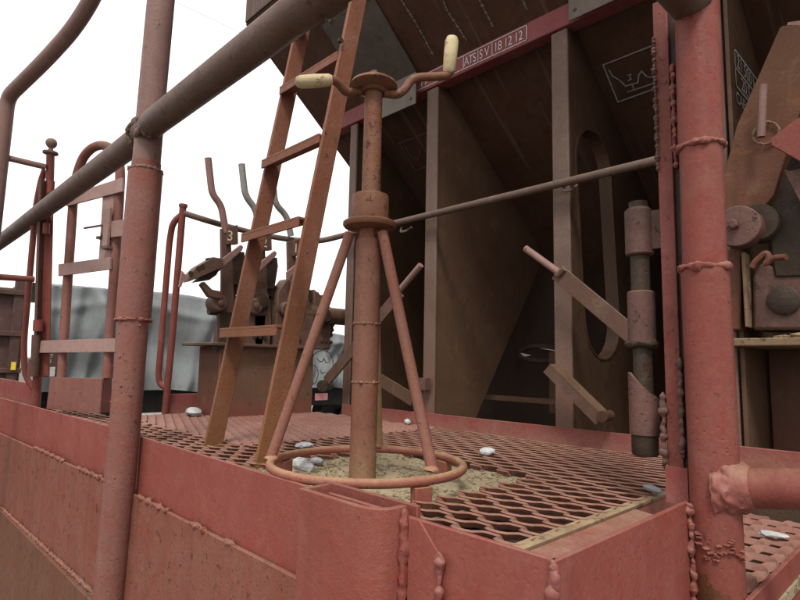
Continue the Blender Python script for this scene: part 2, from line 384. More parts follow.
# ================================================================== WRAPPED WAGON
TX = -6.0
w = Thing('wrapped_wagon', 'flat wagon wrapped in a wrinkled grey tarpaulin on the next track', 'wagon', (TX-1.35, 3.6, -Z0))
tp = MB(); ny, nz = 260, 60; y0, y1 = 1.22, 6.0
rnd = random.Random(8)
folds = [(rnd.uniform(y0, y1), rnd.uniform(.022, .085), rnd.uniform(-.6, .6), rnd.uniform(.25, 1)) for _ in range(60)]
def topz(y):
    return .93-.02*math.sin(y*1.9)-max(0, y-2.6)**1.35*.105
for i in range(ny+1):
    y = y0+(y1-y0)*i/ny; tz = topz(y)
    for j in range(nz+1):
        t = j/nz
        if t < .72:
            u = t/.72; z = -.10+(tz+.10)*u
            d = 0
            for fy, fwid, tilt, am in folds:
                q = (y-fy-tilt*(1-u)*.8)/fwid
                d += am*.15*math.exp(-q*q)*(1-u*.75)*(.4+.6*math.sin(u*3.1+fy*5)**2)
            d += .03*math.sin(y*7+3*u)*(1-u)+.09*math.sin(u*9+y*2.5+math.sin(y*3))*.5*(1-u*.5)
            d += .03*math.exp(-((u-.82-.05*math.sin(y*4))/.05)**2)
            x = TX-.02+d-.06*u
            if j == 0: z += .02*math.sin(y*6)
        else:
            u = (t-.72)/.28; x = TX-.08-u*2.5; z = tz+.16*math.sin(u*math.pi)*.6+.01*math.sin(y*5+u*6)
        tp.v.append(Vector((x, y, z)))
for i in range(ny):
    for j in range(nz):
        a = i*(nz+1)+j; tp.f.append([a, a+nz+1, a+nz+2, a+1])
o = w.part('tarpaulin', tp, 'tarp', angle=80)
m_ = MB(); m_.box((TX-.12, y0, -.33), (TX-2.5, y1, -.09)); w.part('underframe', m_, 'black')
m_ = MB(); m_.box((TX-.10, 1.3, -.27), (TX-.06, 1.48, -.13)); w.part('reflector_plate', MB().box((-5.950, 4.312, -0.164), off((-5.950, 4.508, -0.252), -.01)), 'pink', label='small pink plate on the sole bar')
for yy in (1.9, 5.2):
    for s in (0, 1):
        m_ = MB(); m_.lathe((TX-.6-s*1.5, yy, -Z0+.31+.42), (1, 0, 0), [(.42, -.06), (.44, -.05), (.42, 0), (.38, .02), (.36, .05), (.1, .06), (.1, .16)], 28); w.part('wheel', m_, 'black')
# spray-painted face on the tarpaulin
gx = -5.78
pl = MB(); nrm = (1, 0, 0)
face = [(-5.780, 4.145, -0.034), (-5.780, 4.119, 0.190), (-5.780, 4.128, 0.327), (-5.780, 4.203, 0.373), (-5.780, 4.296, 0.395), (-5.780, 4.393, 0.360), (-5.780, 4.454, 0.258), (-5.780, 4.451, 0.142)]
pl = MB(); pl.ribbon(bend(face, .06, 4), .015, nrm); w.part('sprayed_line', pl, 'pen', smooth=False)
pl = MB(); pl.ribbon(bend([(-5.780, 4.191, 0.285), (-5.780, 4.240, 0.242), (-5.780, 4.286, 0.255), (-5.780, 4.300, 0.293), (-5.780, 4.327, 0.237), (-5.780, 4.374, 0.237)], .02, 4), .014, nrm); w.part('sprayed_line', pl, 'pen', smooth=False)
pl = MB(); pl.ribbon(bend([(-5.780, 4.245, 0.141), (-5.780, 4.278, 0.091), (-5.780, 4.324, 0.116)], .02, 4), .013, nrm); w.part('sprayed_line', pl, 'pen', smooth=False)
pl = MB(); pl.ribbon(bend([(-5.780, 4.118, 0.208), (-5.780, 4.196, 0.178), (-5.780, 4.223, 0.091), (-5.780, 4.190, -0.022), (-5.780, 4.115, -0.046)], .05, 4), .013, nrm); w.part('sprayed_line', pl, 'pen', smooth=False)
pl = MB(); pl.ribbon(bend([(-5.780, 4.549, 0.338), (-5.780, 4.515, 0.357), (-5.780, 4.517, 0.311), (-5.780, 4.551, 0.305)], .02, 4), .013, nrm); w.part('sprayed_line', pl, 'pen', smooth=False)

# old brown wagon beside it, with a marking panel
bw = Thing('brown_wagon', 'old dark brown ribbed freight wagon with a yellow tag', 'wagon', (-6.6, -1.2, -Z0))
BX = -5.5
m_ = MB(); m_.box((BX-.03, -3.4, -.06), (BX-2.6, 1.0, .80)); bw.part('body', m_, 'wagon_brown', bevel=.01)
for k in range(9):
    yy = 1.0-.06-k*.42
    m_ = MB(); m_.box((BX+.005, yy-.035, -.06), (BX-.03, yy+.035, .84+(k == 0)*.02)); bw.part('rib', m_, 'wagon_brown', bevel=.004)
for zz in (.12, .42, .76):
    m_ = MB(); m_.box((BX+.02, -3.4, zz-.02), (BX-.028, 1.0, zz+.02)); bw.part('rail', m_, 'wagon_brown', bevel=.004)
m_ = MB(); m_.box((BX+.03, -3.4, -.30), (BX-2.5, 1.05, -.06)); bw.part('sole_bar', m_, 'black')
m_ = MB(); m_.box(off((-5.460, 0.925, 0.190), 0), off((-5.460, 0.957, 0.125), -.012)); bw.part('tag', m_, 'yellow', label='small yellow tag')
for yy in (-2.4, .2):
    m_ = MB(); m_.lathe((BX-.5, yy, -Z0+.31+.42), (1, 0, 0), [(.42, -.06), (.44, -.05), (.42, 0), (.36, .05), (.1, .06)], 24); bw.part('wheel', m_, 'black')
# marking panel
mp = Thing('marking_panel', 'brown panel with white stencilled lettering beside the grey tarpaulin', 'panel', (-5.700, 1.259, 0.069))
m_ = MB(); a, b = (-5.720, 1.163, 0.278), (-5.720, 1.318, 0.060); m_.box((a[0], a[1], b[2]), (a[0]-.03, b[1], a[2])); mp.part('board', m_, 'wagon_brown')
mp.part('lettering', text_mb('SNCF', (-5.715, 1.200, 0.230), (0, 1, 0), (0, 0, 1), .047, 1.0, 0, .62), 'white_print', smooth=False)
mp.part('lettering', text_mb('48-8', (-5.715, 1.204, 0.184), (0, 1, 0), (0, 0, 1), .047, 1.0, 0, .68), 'white_print', smooth=False)
m_ = MB(); a, b = (-5.710, 1.255, 0.148), (-5.710, 1.296, 0.065); m_.box((a[0], a[1], b[2]), (a[0]-.008, b[1], a[2])); mp.part('white_tile', m_, 'white_print')
m_ = MB(); a, b = (-5.710, 1.226, 0.122), (-5.710, 1.253, 0.078); m_.box((a[0], a[1], b[2]), (a[0]-.008, b[1], a[2])); mp.part('blue_tile', m_, 'blue')

# far tree beyond the brown wagon
tr = Thing('leafy_tree', 'green tree beyond the old brown wagon', 'tree', (-22.5, 1.6, -Z0))
m_ = MB(); m_.tube([(-22.5, 1.6, -Z0), (-22.4, 1.65, .3), (-22.5, 1.55, 1.6)], [.16, .12, .05], 8); tr.part('trunk', m_, 'bark')
m_ = MB(); rnd = random.Random(5)
for k in range(1500):
    c = Vector((rnd.gauss(0, .5), rnd.gauss(0, .5), rnd.gauss(0, .45))); c = Vector((-22.5, 1.5, 1.3))+c
    u = Vector((rnd.gauss(0,1), rnd.gauss(0,1), rnd.gauss(0,1))).normalized(); v = u.orthogonal().normalized(); sz = rnd.uniform(.05, .11)
    m_.add([c-u*sz, c+v*sz*.6, c+u*sz, c-v*sz*.6], [(0,1,2,3)])
tr.part('crown', m_, 'leaf', smooth=False, recalc=False)

m_ = MB(); a, b = (-30.738, 8.352, 20.781), (-29.037, 16.064, 19.565); m_.tube([lerp(a, b, -.6), lerp(a, b, .5), lerp(a, b, 4)], .016, 6)
single('overhead_wire', m_, 'wire', 'thin pale overhead wire against the white sky', 'wire', a)

# ================================================================== HOPPER WAGON
hw = Thing('hopper_wagon', 'brown ballast hopper body sloping over the end platform', 'wagon', (-1.0, 3.5, -Z0))
HX0, HX1 = -2.3, .75
def sz(y): return 1.47-.8*(y-1.64)
m_ = MB(); m_.prism([(HX0, 1.19, sz(1.19)), (HX0, 2.95, sz(2.95)), (HX0, 2.96, sz(2.95)+.012), (HX0, 1.2, sz(1.19)+.012)], (HX1-HX0, 0, 0)); sheet = hw.part('end_sheet', m_, 'hopper', smooth=False)
m_ = MB(); m_.box((HX0, 1.178, sz(1.19)+.002), (HX1, 1.19, 2.9)); hw.part('end_wall', m_, 'hopper', bevel=.003)
m_ = MB(); m_.prism([(HX0-.012, 1.19, sz(1.19)), (HX0-.012, 2.95, sz(2.95)), (HX0-.012, 7, sz(2.95)), (HX0-.012, 7, 2.9), (HX0-.012, 1.19, 2.9)], (.011, 0, 0)); hw.part('side_wall', m_, 'hopper')
m_ = MB(); m_.prism([(HX1+.001, 1.19, sz(1.19)), (HX1+.001, 2.95, sz(2.95)), (HX1+.001, 7, sz(2.95)), (HX1+.001, 7, 2.9), (HX1+.001, 1.19, 2.9)], (.011, 0, 0)); hw.part('side_wall', m_, 'hopper')
# raised seams running down the sheet
rnd = random.Random(12)
for xs in (-1.86, -1.70, -1.46, -1.30, -1.16, -1.03, -.84, -.66, -.4, -.15, .2):
    m_ = MB(); yb = 1.60
    m_.bead([(xs+rnd.uniform(-.01, .01), y, sz(y)-.001) for y in (1.2, 1.3, 1.4, 1.5, yb)], .0035, .5, .02, seed=int(xs*100)+500, seg=6)
    hw.part('weld_seam', m_, 'cover')
# top beam carried by the stanchions
YB = 1.64
beam = MB(); beam.box((HX0+.02, YB-.008, 1.40), (HX1, YB+.05, 1.492)); bo = hw.part('cross_beam', beam, 'beam', bevel=.004)
# boxed stencil on the beam
yb = YB-.0105
a, b = (-1.431, 1.629, 1.428), (-1.044, 1.629, 1.422)
z_lo, z_hi = 1.412, 1.468; xl, xr = -1.62, b[0]
pr = MB(); nn = (0, -1, 0)
pr.ribbon([(xl, yb, z_lo), (xr, yb, z_lo), (xr, yb, z_hi), (xl, yb, z_hi), (xl, yb, z_lo)], .0035, nn)
W = xr-xl
for t in (.50, .655): pass
xa = (-1.337, 1.629, 1.450)[0]; xb = (-1.264, 1.629, 1.446)[0]; xc = (-1.197, 1.629, 1.443)[0]
for xx in (xa, xb, xc): pr.ribbon([(xx, yb, z_lo), (xx, yb, z_hi)], .003, nn)
hw.part('stencil_frame', pr, 'white_print', bo, smooth=False)
tz_ = z_lo+.0095; ts = .053
for txt, x_, sp in (('MI', xl+.05, 1.0), ('ATS', xa+.003, .85), ('S V', xb+.006, .9), ('18 12 12', xc+.008, .93)):
    hw.part('stencil_lettering', text_mb(txt, (x_, yb-.0004, tz_), (1, 0, 0), (0, 0, 1), ts, sp, 0, .74), 'white_print', bo, smooth=False)
# stanchions with gussets behind
STX = [(-2.03, .05), (-1.512, .062), (-.922, .062), (-.452, .055), (.1, .06), (.6, .06)]
for i, (xs, wd) in enumerate(STX):
    m_ = MB(); m_.box((xs-wd/2, YB, -.35), (xs+wd/2, YB+.012, 1.397)); hw.part('stanchion', m_, 'stanchion', bevel=.004)
def gusset(x, poly, hole=None, mat='gusset', th=.010):
    bm = bmesh.new(); vs = [bm.verts.new((x, y, z)) for y, z in poly]; ed = [bm.edges.new((vs[i], vs[(i+1) % len(vs)])) for i in range(len(vs))]
    if hole:
        hv = [bm.verts.new((x, y, z)) for y, z in hole]; ed += [bm.edges.new((hv[i], hv[(i+1) % len(hv)])) for i in range(len(hv))]
    bmesh.ops.triangle_fill(bm, edges=ed, use_beauty=True)
    r = bmesh.ops.extrude_face_region(bm, geom=bm.faces[:]); bmesh.ops.translate(bm, vec=(th, 0, 0), verts=[e for e in r['geom'] if isinstance(e, bmesh.types.BMVert)])
    mb = MB(); bm.verts.index_update(); mb.add([v.co.copy() for v in bm.verts], [[v.index for v in f.verts] for f in bm.faces]); bm.free()
    return mb
def slot(y0, z0, y1, z1, r, n=10):
    out = []
    dy, dz = y1-y0, z1-z0; a = math.atan2(dz, dy)
    for k in range(n+1): t = a-math.pi/2+math.pi*k/n; out.append((y1+r*math.cos(t), z1+r*math.sin(t)))
    for k in range(n+1): t = a+math.pi/2+math.pi*k/n; out.append((y0+r*math.cos(t), z0+r*math.sin(t)))
    return out
YG = YB+.014
std = [(YG, -.1), (1.87, -.05), (2.475, .80), (YG, sz(YG)-.004)]
wide = [(YG, -.1), (2.35, -.1), (2.6, .66), (2.62, sz(2.62)-.004), (YG, sz(YG)-.004)]
hw.part('gusset', gusset(-2.02, wide), 'under', smooth=False)
hw.part('gusset', gusset(-1.50, std), 'gusset', smooth=False)
sl_ = slot(1.86, .40, 1.815, .95, .135)
g2 = hw.part('gusset', gusset(-.90, wide, sl_), 'under', smooth=False)
m_ = MB(); cyy = sum(y for y, z in sl_)/len(sl_); czz = sum(z for y, z in sl_)/len(sl_)
for x_ in (-.935, -.887):
    for sc in (1.0, .955):
        for y, z in sl_: m_.v.append(Vector((x_, cyy+(y-cyy)*sc, czz+(z-czz)*(sc if sc == 1 else .985))))
ns_ = len(sl_)
for q0, q1 in ((0, 1), (1, 3), (3, 2), (2, 0)):
    for k in range(ns_):
        l = (k+1) % ns_; m_.f.append([q0*ns_+k, q0*ns_+l, q1*ns_+l, q1*ns_+k])
hw.part('slot_collar', m_, 'under', g2)
g4 = hw.part('gusset', gusset(-.42, wide), 'gusset', smooth=False)
hw.part('gusset', gusset(.1, wide), 'gusset', smooth=False)
# chute wall below the sheet with an inspection slot
hole = [(-1.27+.16*math.cos(t*math.pi/12), .315+.026*math.sin(t*math.pi/12)) for t in range(24)]
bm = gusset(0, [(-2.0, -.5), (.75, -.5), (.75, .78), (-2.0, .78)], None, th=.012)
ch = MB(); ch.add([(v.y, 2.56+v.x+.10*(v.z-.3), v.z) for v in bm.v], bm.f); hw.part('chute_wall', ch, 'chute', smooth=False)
# diagonal stiffeners and pipes low between the stanchions
m_ = MB(); m_.box((-1.62, 2.10, .085), (-.98, 2.14, .105)); m_.box((-1.20, 2.10, -.2), (-1.175, 2.13, .085)); hw.part('low_frame', m_, 'gusset')
m_ = MB(); m_.box((-1.364, 2.300, 0.308), off((-1.301, 2.300, 0.031), 0, .02)); hw.part('bolted_strip', m_, 'gusset')
# lens-shaped inspection opening, daylight through it painted as white slivers
ins = MB(); cc = (-1.473, 2.400, 0.304)
ring = [(cc[0]+.115*math.cos(k*math.pi/16), cc[1], cc[2]+.036*math.sin(k*math.pi/16)+.02*math.cos(k*math.pi/16)*0) for k in range(32)]
ins.tube(ring, .012, 6, closed=True); io = hw.part('inspection_rim', ins, 'lever_dark')
m_ = MB(); m_.prism([(-1.590, 2.395, 0.309), (-1.520, 2.395, 0.296), (-1.584, 2.395, 0.281)], (0, .004, 0)); m_.prism([(-1.509, 2.395, 0.338), (-1.372, 2.395, 0.318), (-1.372, 2.395, 0.311)], (0, .004, 0)); hw.part('painted_daylight_sliver', m_, 'white_print', io, smooth=False)
# hopper markings on the sloping sheet
SNV = Vector((0, .8, 1)).normalized()
d_ = MB(); nn = tuple(-SNV)
d_.ribbon([(-0.669, 1.821, 1.320), (-0.851, 1.822, 1.319), (-0.853, 1.942, 1.223), (-0.717, 1.938, 1.226)], .0055, nn)
d_.ribbon([(-0.669, 1.821, 1.320), (-0.518, 1.820, 1.321), (-0.523, 1.934, 1.230), (-0.717, 1.938, 1.226)], .0055, nn)
d_.ribbon([(-0.838, 1.843, 1.302), (-0.835, 1.862, 1.287), (-0.817, 1.882, 1.271), (-0.806, 1.903, 1.254), (-0.763, 1.905, 1.253), (-0.751, 1.885, 1.269), (-0.738, 1.878, 1.275), (-0.730, 1.895, 1.261), (-0.720, 1.902, 1.255), (-0.679, 1.903, 1.254)], .0048, nn)
d_.ribbon([(-0.807, 1.922, 1.239), (-0.677, 1.922, 1.239)], .0048, nn)
d_.ribbon([(-0.783, 1.907, 1.251), (-0.785, 1.922, 1.239)], .0045, nn)
d_.ribbon([(-0.785, 1.875, 1.277), (-0.775, 1.876, 1.276), (-0.782, 1.882, 1.271), (-0.779, 1.889, 1.266), (-0.790, 1.890, 1.265)], .0045, nn)
d_.ribbon([(-0.707, 1.881, 1.272), (-0.698, 1.879, 1.273), (-0.705, 1.888, 1.267), (-0.699, 1.894, 1.262), (-0.710, 1.895, 1.261)], .0045, nn)
hw.part('stencil_diagram', d_, 'pale_print', sheet, label='faded white outline diagram in a box', smooth=False)
d_ = MB(); d_.ribbon([(-1.711, 1.822, 1.319), (-1.900, 1.823, 1.318), (-1.909, 1.953, 1.215), (-1.825, 1.948, 1.219)], .0048, nn)
d_.ribbon([(-1.879, 1.845, 1.301), (-1.879, 1.887, 1.267), (-1.854, 1.912, 1.247), (-1.798, 1.874, 1.278)], .0045, nn)
hw.part('stencil_diagram', d_, 'dim_print', sheet, smooth=False)
# boxed weights stencil on the side gusset
xg = -.4085; s_ = MB(); nn = (1, 0, 0)
s_.ribbon([(xg, 1.70, 1.145), (xg, 1.99, 1.145), (xg, 1.99, 1.035), (xg, 1.70, 1.035), (xg, 1.70, 1.145)], .006, nn)
s_.ribbon([(xg, 1.70, 1.09), (xg, 1.99, 1.09)], .005, nn)
g4s = hw.part('stencil_frame', s_, 'white_print', g4, smooth=False)
for txt, yy, zz, ss in (('21 500 kg', 1.715, 1.098, .058), ('20,5 t', 1.75, 1.043, .058), ('CAPACITE', 1.69, .985, .05)):
    hw.part('stencil_lettering', text_mb(txt, (xg+.0006, yy, zz), (0, 1, 0), (0, 0, 1), ss, .95), 'white_print', g4, smooth=False)
# folded cover plates over the beam
def cover(x0, x1, zb):
    y1 = 1.60; zt = sz(y1)-.02
    m_ = MB(); m_.prism([(x0, 1.335, sz(1.335)-.002), (x0, 1.343, sz(1.335)-.012), (x0, y1, zt-.002), (x0, y1, zt+.010)], (x1-x0, 0, 0))
    o = hw.part('cover_flap', m_, 'cover_shaded', bevel=.002)
    m_ = MB(); m_.box((x0+.004, y1-.004, zb), (x1+.006, y1+.003, zt-.004)); hw.part('cover_skirt', m_, 'cover', o, bevel=.0015)
    for t in (.06, .94):
        m_ = MB(); m_.lathe((x0+(x1-x0)*t, y1-.012, zb+.03), (0, 1, 0), [(.004, 0), (.006, .004), (.006, .01)], 8); hw.part('rivet', m_, 'cover', o)
    m_ = MB(); m_.blob((x1-.03, 1.34, sz(1.335)-.006), .012, 3); m_.blob((x0+.06, 1.34, sz(1.335)-.006), .010, 4); hw.part('weld_tack', m_, 'stanchion', o)
cover(-1.90, -1.575, 1.335)
cover(-.865, -.40, 1.385)
# handrail tube across the stanchions, turning up to the side post
hr = MB(); path = [(-0.563, 1.600, 0.837), (-1.139, 1.600, 0.837), (-1.651, 1.600, 0.836), (-2.021, 1.600, 0.837), (-2.120, 1.518, 0.804), (-2.250, 1.408, 0.818), (-2.400, 1.253, 0.860), (-2.283, 1.049, 0.841), (-2.338, 0.960, 0.868)]
hr.tube(bend(path, .12, 5), .0135, 12); ho = hw.part('handrail', hr, 'hrail')
for px_ in ((-1.651, 1.612, 0.821), (-0.896, 1.615, 0.838)):
    m_ = MB(); m_.tube(bend([off(px_, .03, .03, -.005), off(px_, .03, -.01, -.03), off(px_, 0.005, -.014, -.03), off(px_, 0, 0, -.005)], .012, 4), .005, 7); hw.part('hook', m_, 'hrail', ho)

# ================================================================== END PLATFORM
ep = Thing('end_platform', 'red steel end platform with expanded metal floor and edge plates', 'platform', (-1.3, 1.1, -.9))
TP = .03
# front edge plates (two lengths), lower sheets
m_ = MB(); m_.prism([(-1.585, .575, TP), (-.333, .569, TP), (-.333, .569, -.22), (-1.585, .575, -.22)], (0, .008, 0)); fp = ep.part('front_plate', m_, 'red_plate', bevel=.0016)
m_ = MB(); m_.prism([(-3.9, .530, TP+.001), (-1.588, .592, TP), (-1.588, .592, -.22), (-3.9, .530, -.22)], (0, .008, 0)); ep.part('front_plate', m_, 'red_plate', bevel=.0016)
m_ = MB(); m_.prism([(-3.9, .514, -.128), (-1.59, .562, -.115), (-1.59, .562, -.422), (-3.9, .514, -.422)], (0, .010, 0)); ep.part('lower_plate', m_, 'red_lower', bevel=.002)
m_ = MB(); m_.prism([(-1.586, .560, -.116), (-.335, .556, -.115), (-.335, .556, -.422), (-1.586, .560, -.422)], (0, .010, 0)); ep.part('lower_plate', m_, 'red_lower', bevel=.002)
m_ = MB(); m_.prism([(-3.9, .508, -.426), (-.335, .545, -.426), (-.335, .545, -.75), (-3.9, .508, -.75)], (0, .012, 0)); ep.part('headstock', m_, 'headstock', bevel=.002)
# ragged weld runs along the plate joints
rnd = random.Random(4)
for k, (xa_, xb_) in enumerate(((-1.53, -1.34), (-1.22, -1.14), (-1.06, -1.02), (-2.6, -2.2), (-2.05, -1.75))):
    yy = .572 if xa_ > -1.6 else .562+.02*(xa_+2.6)
    m_ = MB(); m_.bead([(xa_, (.562 if xa_ > -1.6 else .564+.021*(xa_+1.6)), -.1155), (xb_, (.562 if xa_ > -1.6 else .564+.021*(xb_+1.6)), -.1155)], .0055, .8, .008, seed=40+k); ep.part('weld_bead', m_, 'red_lower')
m_ = MB(); m_.bead([(-3.4, .520, -.4235), (-1.65, .552, -.4235)], .006, .5, .014, seed=77); ep.part('weld_bead', m_, 'red_lower')
# side plate at the near corner, running to the gate post
m_ = MB(); m_.prism([(-.331, .566, TP), (-.331, .975, TP), (-.331, .985, -.40), (-.331, .566, -.40)], (-.008, 0, 0)); ep.part('side_plate', m_, 'red_plate', bevel=.0016)
m_ = MB(); m_.prism([(-.343, .582, -.012), (-.343, 1.0, -.012), (-.4275, 1.0, -.003), (-.4275, .582, -.003)], (0, 0, -.005)); al_ = ep.part('angle_leg', m_, 'red_toe', bevel=.001)
m_ = MB(); m_.prism([(-.428, .60, .0015), (-.428, 1.56, .0015), (-.450, 1.56, .0015), (-.450, .60, .0015)], (0, 0, -.006)); ep.part('grating_strip', m_, 'dirt_ledge', bevel=.001)
# toe boards round the back and the left corner
m_ = MB(); m_.box((-2.02, 1.612, -.05), (.5, 1.620, .052)); ep.part('toe_board', m_, 'red_toe', bevel=.0015)
m_ = MB(); m_.box((-2.46, .99, -.05), (-2.452, 1.20, .088)); ep.part('toe_board', m_, 'red_toe', bevel=.0015)
m_ = MB(); m_.box((-2.452, 1.20, -.05), (-2.21, 1.208, .088)); ep.part('toe_board', m_, 'red_toe', bevel=.0015)
m_ = MB(); a, b = (-4.787, 0.615, 0.043), (-3.064, 0.615, 0.111); m_.box((a[0], .612, -.06), (b[0], .620, b[2])); ep.part('toe_board', m_, 'red_toe', bevel=.0015)
# tray below the grating
m_ = MB(); m_.box((-2.95, .60, -.13), (-.345, 1.60, -.12)); ep.part('tray', m_, 'tray')
m_ = MB(); m_.box((-2.9, 1.60, -.35), (.5, 1.611, -.06)); ep.part('rear_sill', m_, 'tray')
for xx in (-2.3, -1.5):
    m_ = MB(); m_.box((xx-.02, .60, -.118), (xx+.02, 1.60, -.022)); ep.part('bearer', m_, 'tray')

def expanded(x0, x1, y0, y1, z, L, S, wd, th, tilt, holes=(), seed=0, bond=.27):
    """expanded metal: zigzag strands, each a tilted flat strip, neighbours mirrored so that they meet at the bonds"""
    mb = MB(); rnd = random.Random(seed); rows = int(round((y1-y0)/S)); a = S*.5
    wv = Vector((0, math.cos(tilt), math.sin(tilt)))*wd*.5; tv = Vector((0, -math.sin(tilt), math.cos(tilt)))*th*.5
    pat = [(0, 1), (bond*.42, .97), (bond*.8, .72), (.25, 0), (.5-bond*.8, -.72), (.5-bond*.42, -.97), (.5, -1), (.5+bond*.42, -.97), (.5+bond*.8, -.72), (.75, 0), (1-bond*.8, .72), (1-bond*.42, .97)]
    for r in range(rows):
        yc = y0+(r+.5)*S; sg = 1 if r % 2 else -1
        pts = []
        k = 0
        while x0+k*L < x1+L:
            for t, q in pat:
                x = x0+(k+t)*L
                if x <= x1:
                    zz = z+.0025*q*sg*math.sin(tilt)+.0015*math.sin(x*9+yc*4)
                    pts.append(Vector((x, yc+sg*q*a*.92, zz)))
            k += 1
        pts = [p for p in pts]
        run = []
        runs = []
        for p in pts:
            if any(h(p.x, p.y) for h in holes):
                if len(run) > 1: runs.append(run)
                run = []
            else: run.append(p)
        if len(run) > 1: runs.append(run)
        for ru in runs:
            o = len(mb.v)
            for c, p in enumerate(ru):
                dr = ru[min(c+1, len(ru)-1)]-ru[max(c-1, 0)]; dr.z = 0; dr.normalize()
                pr_ = Vector((-dr.y, dr.x, 0)); w_ = (pr_*math.cos(tilt)+Vector((0, 0, math.sin(tilt))))*wd*.5
                t_ = (pr_*-math.sin(tilt)+Vector((0, 0, math.cos(tilt))))*th*.5
                for i, j in ((-1,-1),(1,-1),(1,1),(-1,1)): mb.v.append(p+w_*i+t_*j)
            for i in range(len(ru)-1):
                for c in range(4):
                    d = (c+1) % 4; mb.f.append([o+i*4+c, o+i*4+d, o+i*4+4+d, o+i*4+4+c])
            e = o+(len(ru)-1)*4
            mb.f.append([o, o+3, o+2, o+1]); mb.f.append([e, e+1, e+2, e+3])
    return mb
CUT = lambda x, y: -1.17 < x < -.70 and .50 < y < 1.085
PINK = lambda x, y: x < -1.43 and y > .80+.0*(x)
m_ = expanded(-2.02, -.435, .592, 1.605, -.002, .078, .0318, .0115, .0040, R_(-54), (CUT, lambda x, y: x < -1.43 and y > .80), 1)
ep.part('grating', m_, 'grating', smooth=True, label='open diamond expanded metal floor')
m_ = expanded(-2.44, -1.435, .80, 1.60, .000, .090, .0166, .0118, .0030, R_(36), (), 2)
ep.part('grating', m_, 'grating_pink', smooth=True, label='dusty pink grating with its strands lying closed')
m_ = expanded(-2.9, -2.02, .60, .80, -.004, .078, .0318, .0115, .0040, R_(-54), (), 5); ep.part('grating', m_, 'grating', smooth=True)
# sandy plate under the brake stand
m_ = MB(); nx, ny_ = 60, 66; rnd = random.Random(9)
for i in range(nx+1):
    for j in range(ny_+1):
        x = -1.24+.58*i/nx; y = .585+.53*j/ny_
        h = .0035*math.sin(x*37+y*11)*math.sin(y*29-x*7)+.002*math.sin(x*90)*math.sin(y*83)+rnd.uniform(-.0012, .0012)
        d = math.hypot(x+.883, y-.771); h += .006*math.exp(-(d/.06)**2)
        m_.v.append(Vector((x, y, -.012+h)))
for i in range(nx):
    for j in range(ny_):
        a = i*(ny_+1)+j; m_.f.append([a, a+ny_+1, a+ny_+2, a+1])
m_.box((-1.24, .585, -.03), (-.66, 1.115, -.022)); ep.part('sandy_plate', m_, 'sand', label='plate covered in pale sand under the brake stand', angle=80)
m_ = MB(); rnd = random.Random(21)
for k in range(900):
    x, y = rnd.uniform(-1.22, -.68), rnd.uniform(.60, 1.1); s = rnd.uniform(.0012, .0038)
    m_.blob((x, y, -.009), (s*1.2, s, s*.7), k, .3, 1)
o = ep.part('sand_grains', m_, 'sand'); o['kind'] = 'stuff'
# recessed step beyond the gate post
m_ = expanded(-.428, -.262, 1.02, 1.60, -.112, .084, .034, .0185, .0038, R_(28), (), 7); ep.part('step_grating', m_, 'grating_pink', smooth=True)
m_ = MB(); m_.box((-.428, 1.0, -.16), (-.25, 1.6, -.142)); ep.part('step_tray', m_, 'sand')
m_ = MB(); m_.box((-.262, .99, -.20), (-.254, 1.6, -.10)); ep.part('step_edge', m_, 'red_plate', bevel=.0015)
m_ = MB(); m_.box((-.436, 1.0, -.2), (-.430, 1.6, -.006)); ep.part('step_riser', m_, 'red_toe')
# socket bracket welded to the outside of the front plate
out = MB()
xo0, xo1 = -.752, -.590; yo = .520; yi = .575
prof = [(xo0, yi), (xo0, yo), (xo1-.02, yo), (xo1-.004, yo+.003), (xo1+.012, yo+.011), (xo1+.022, yo+.024), (xo1+.024, yi)]
inn = [(xo0+.009, yi), (xo0+.009, yo+.009), (xo1-.022, yo+.009), (xo1-.010, yo+.0115), (xo1+.004, yo+.018), (xo1+.0125, yo+.029), (xo1+.014, yi)]
npf = len(prof); pp = prof+inn[::-1]
n_ = len(pp)
out.add([(x, y, .043) for x, y in pp]+[(x, y, -.30) for x, y in pp], [])
for i in range(n_): out.f.append([i, (i+1) % n_, n_+(i+1) % n_, n_+i])
for i in range(npf-1):
    out.f.append([i, i+1, n_-2-i, n_-1-i]); out.f.append([n_+i, n_+n_-1-i, n_+n_-2-i, n_+i+1])
so_ = ep.part('stake_socket', out, 'red_rough', bevel=.002, label='open-topped stake socket bent from thick plate')
m_ = MB(); m_.box((xo0-.022, .584, -.1), (xo1+.034, .592, .0425)); ep.part('socket_back', m_, 'red', so_, bevel=.0015)
m_ = MB(); m_.bead([(xo1+.028, .566, .040), (xo1+.028, .564, -.05), (xo1+.027, .564, -.28)], .0075, .35, .02, seed=3); ep.part('weld_bead', m_, 'red', so_)
m_ = MB(); m_.bead([(xo0-.004, .571, .03), (xo0-.004, .571, -.112)], .005, .4, .012, seed=5); ep.part('weld_bead', m_, 'red', so_)
m_ = MB(); m_.prism([(-.555, .570, .030), (-.535, .570, .031), (-.497, .570, -.006), (-.497, .570, -.116), (-.555, .570, -.116)], (0, -.0045, 0)); ep.part('gusset_plate', m_, 'red_plate', bevel=.0008)
m_ = MB(); m_.bead([(-.494, .562, -.004), (-.493, .562, -.03), (-.494, .562, -.055), (-.493, .562, -.075), (-.493, .562, -.115)], .0048, .75, .007, seed=15); m_.bead([(-.500, .562, -.010), (-.494, .562, -.001), (-.487, .562, -.010)], .0048, .6, seed=16); ep.part('weld_bead', m_, 'weld')
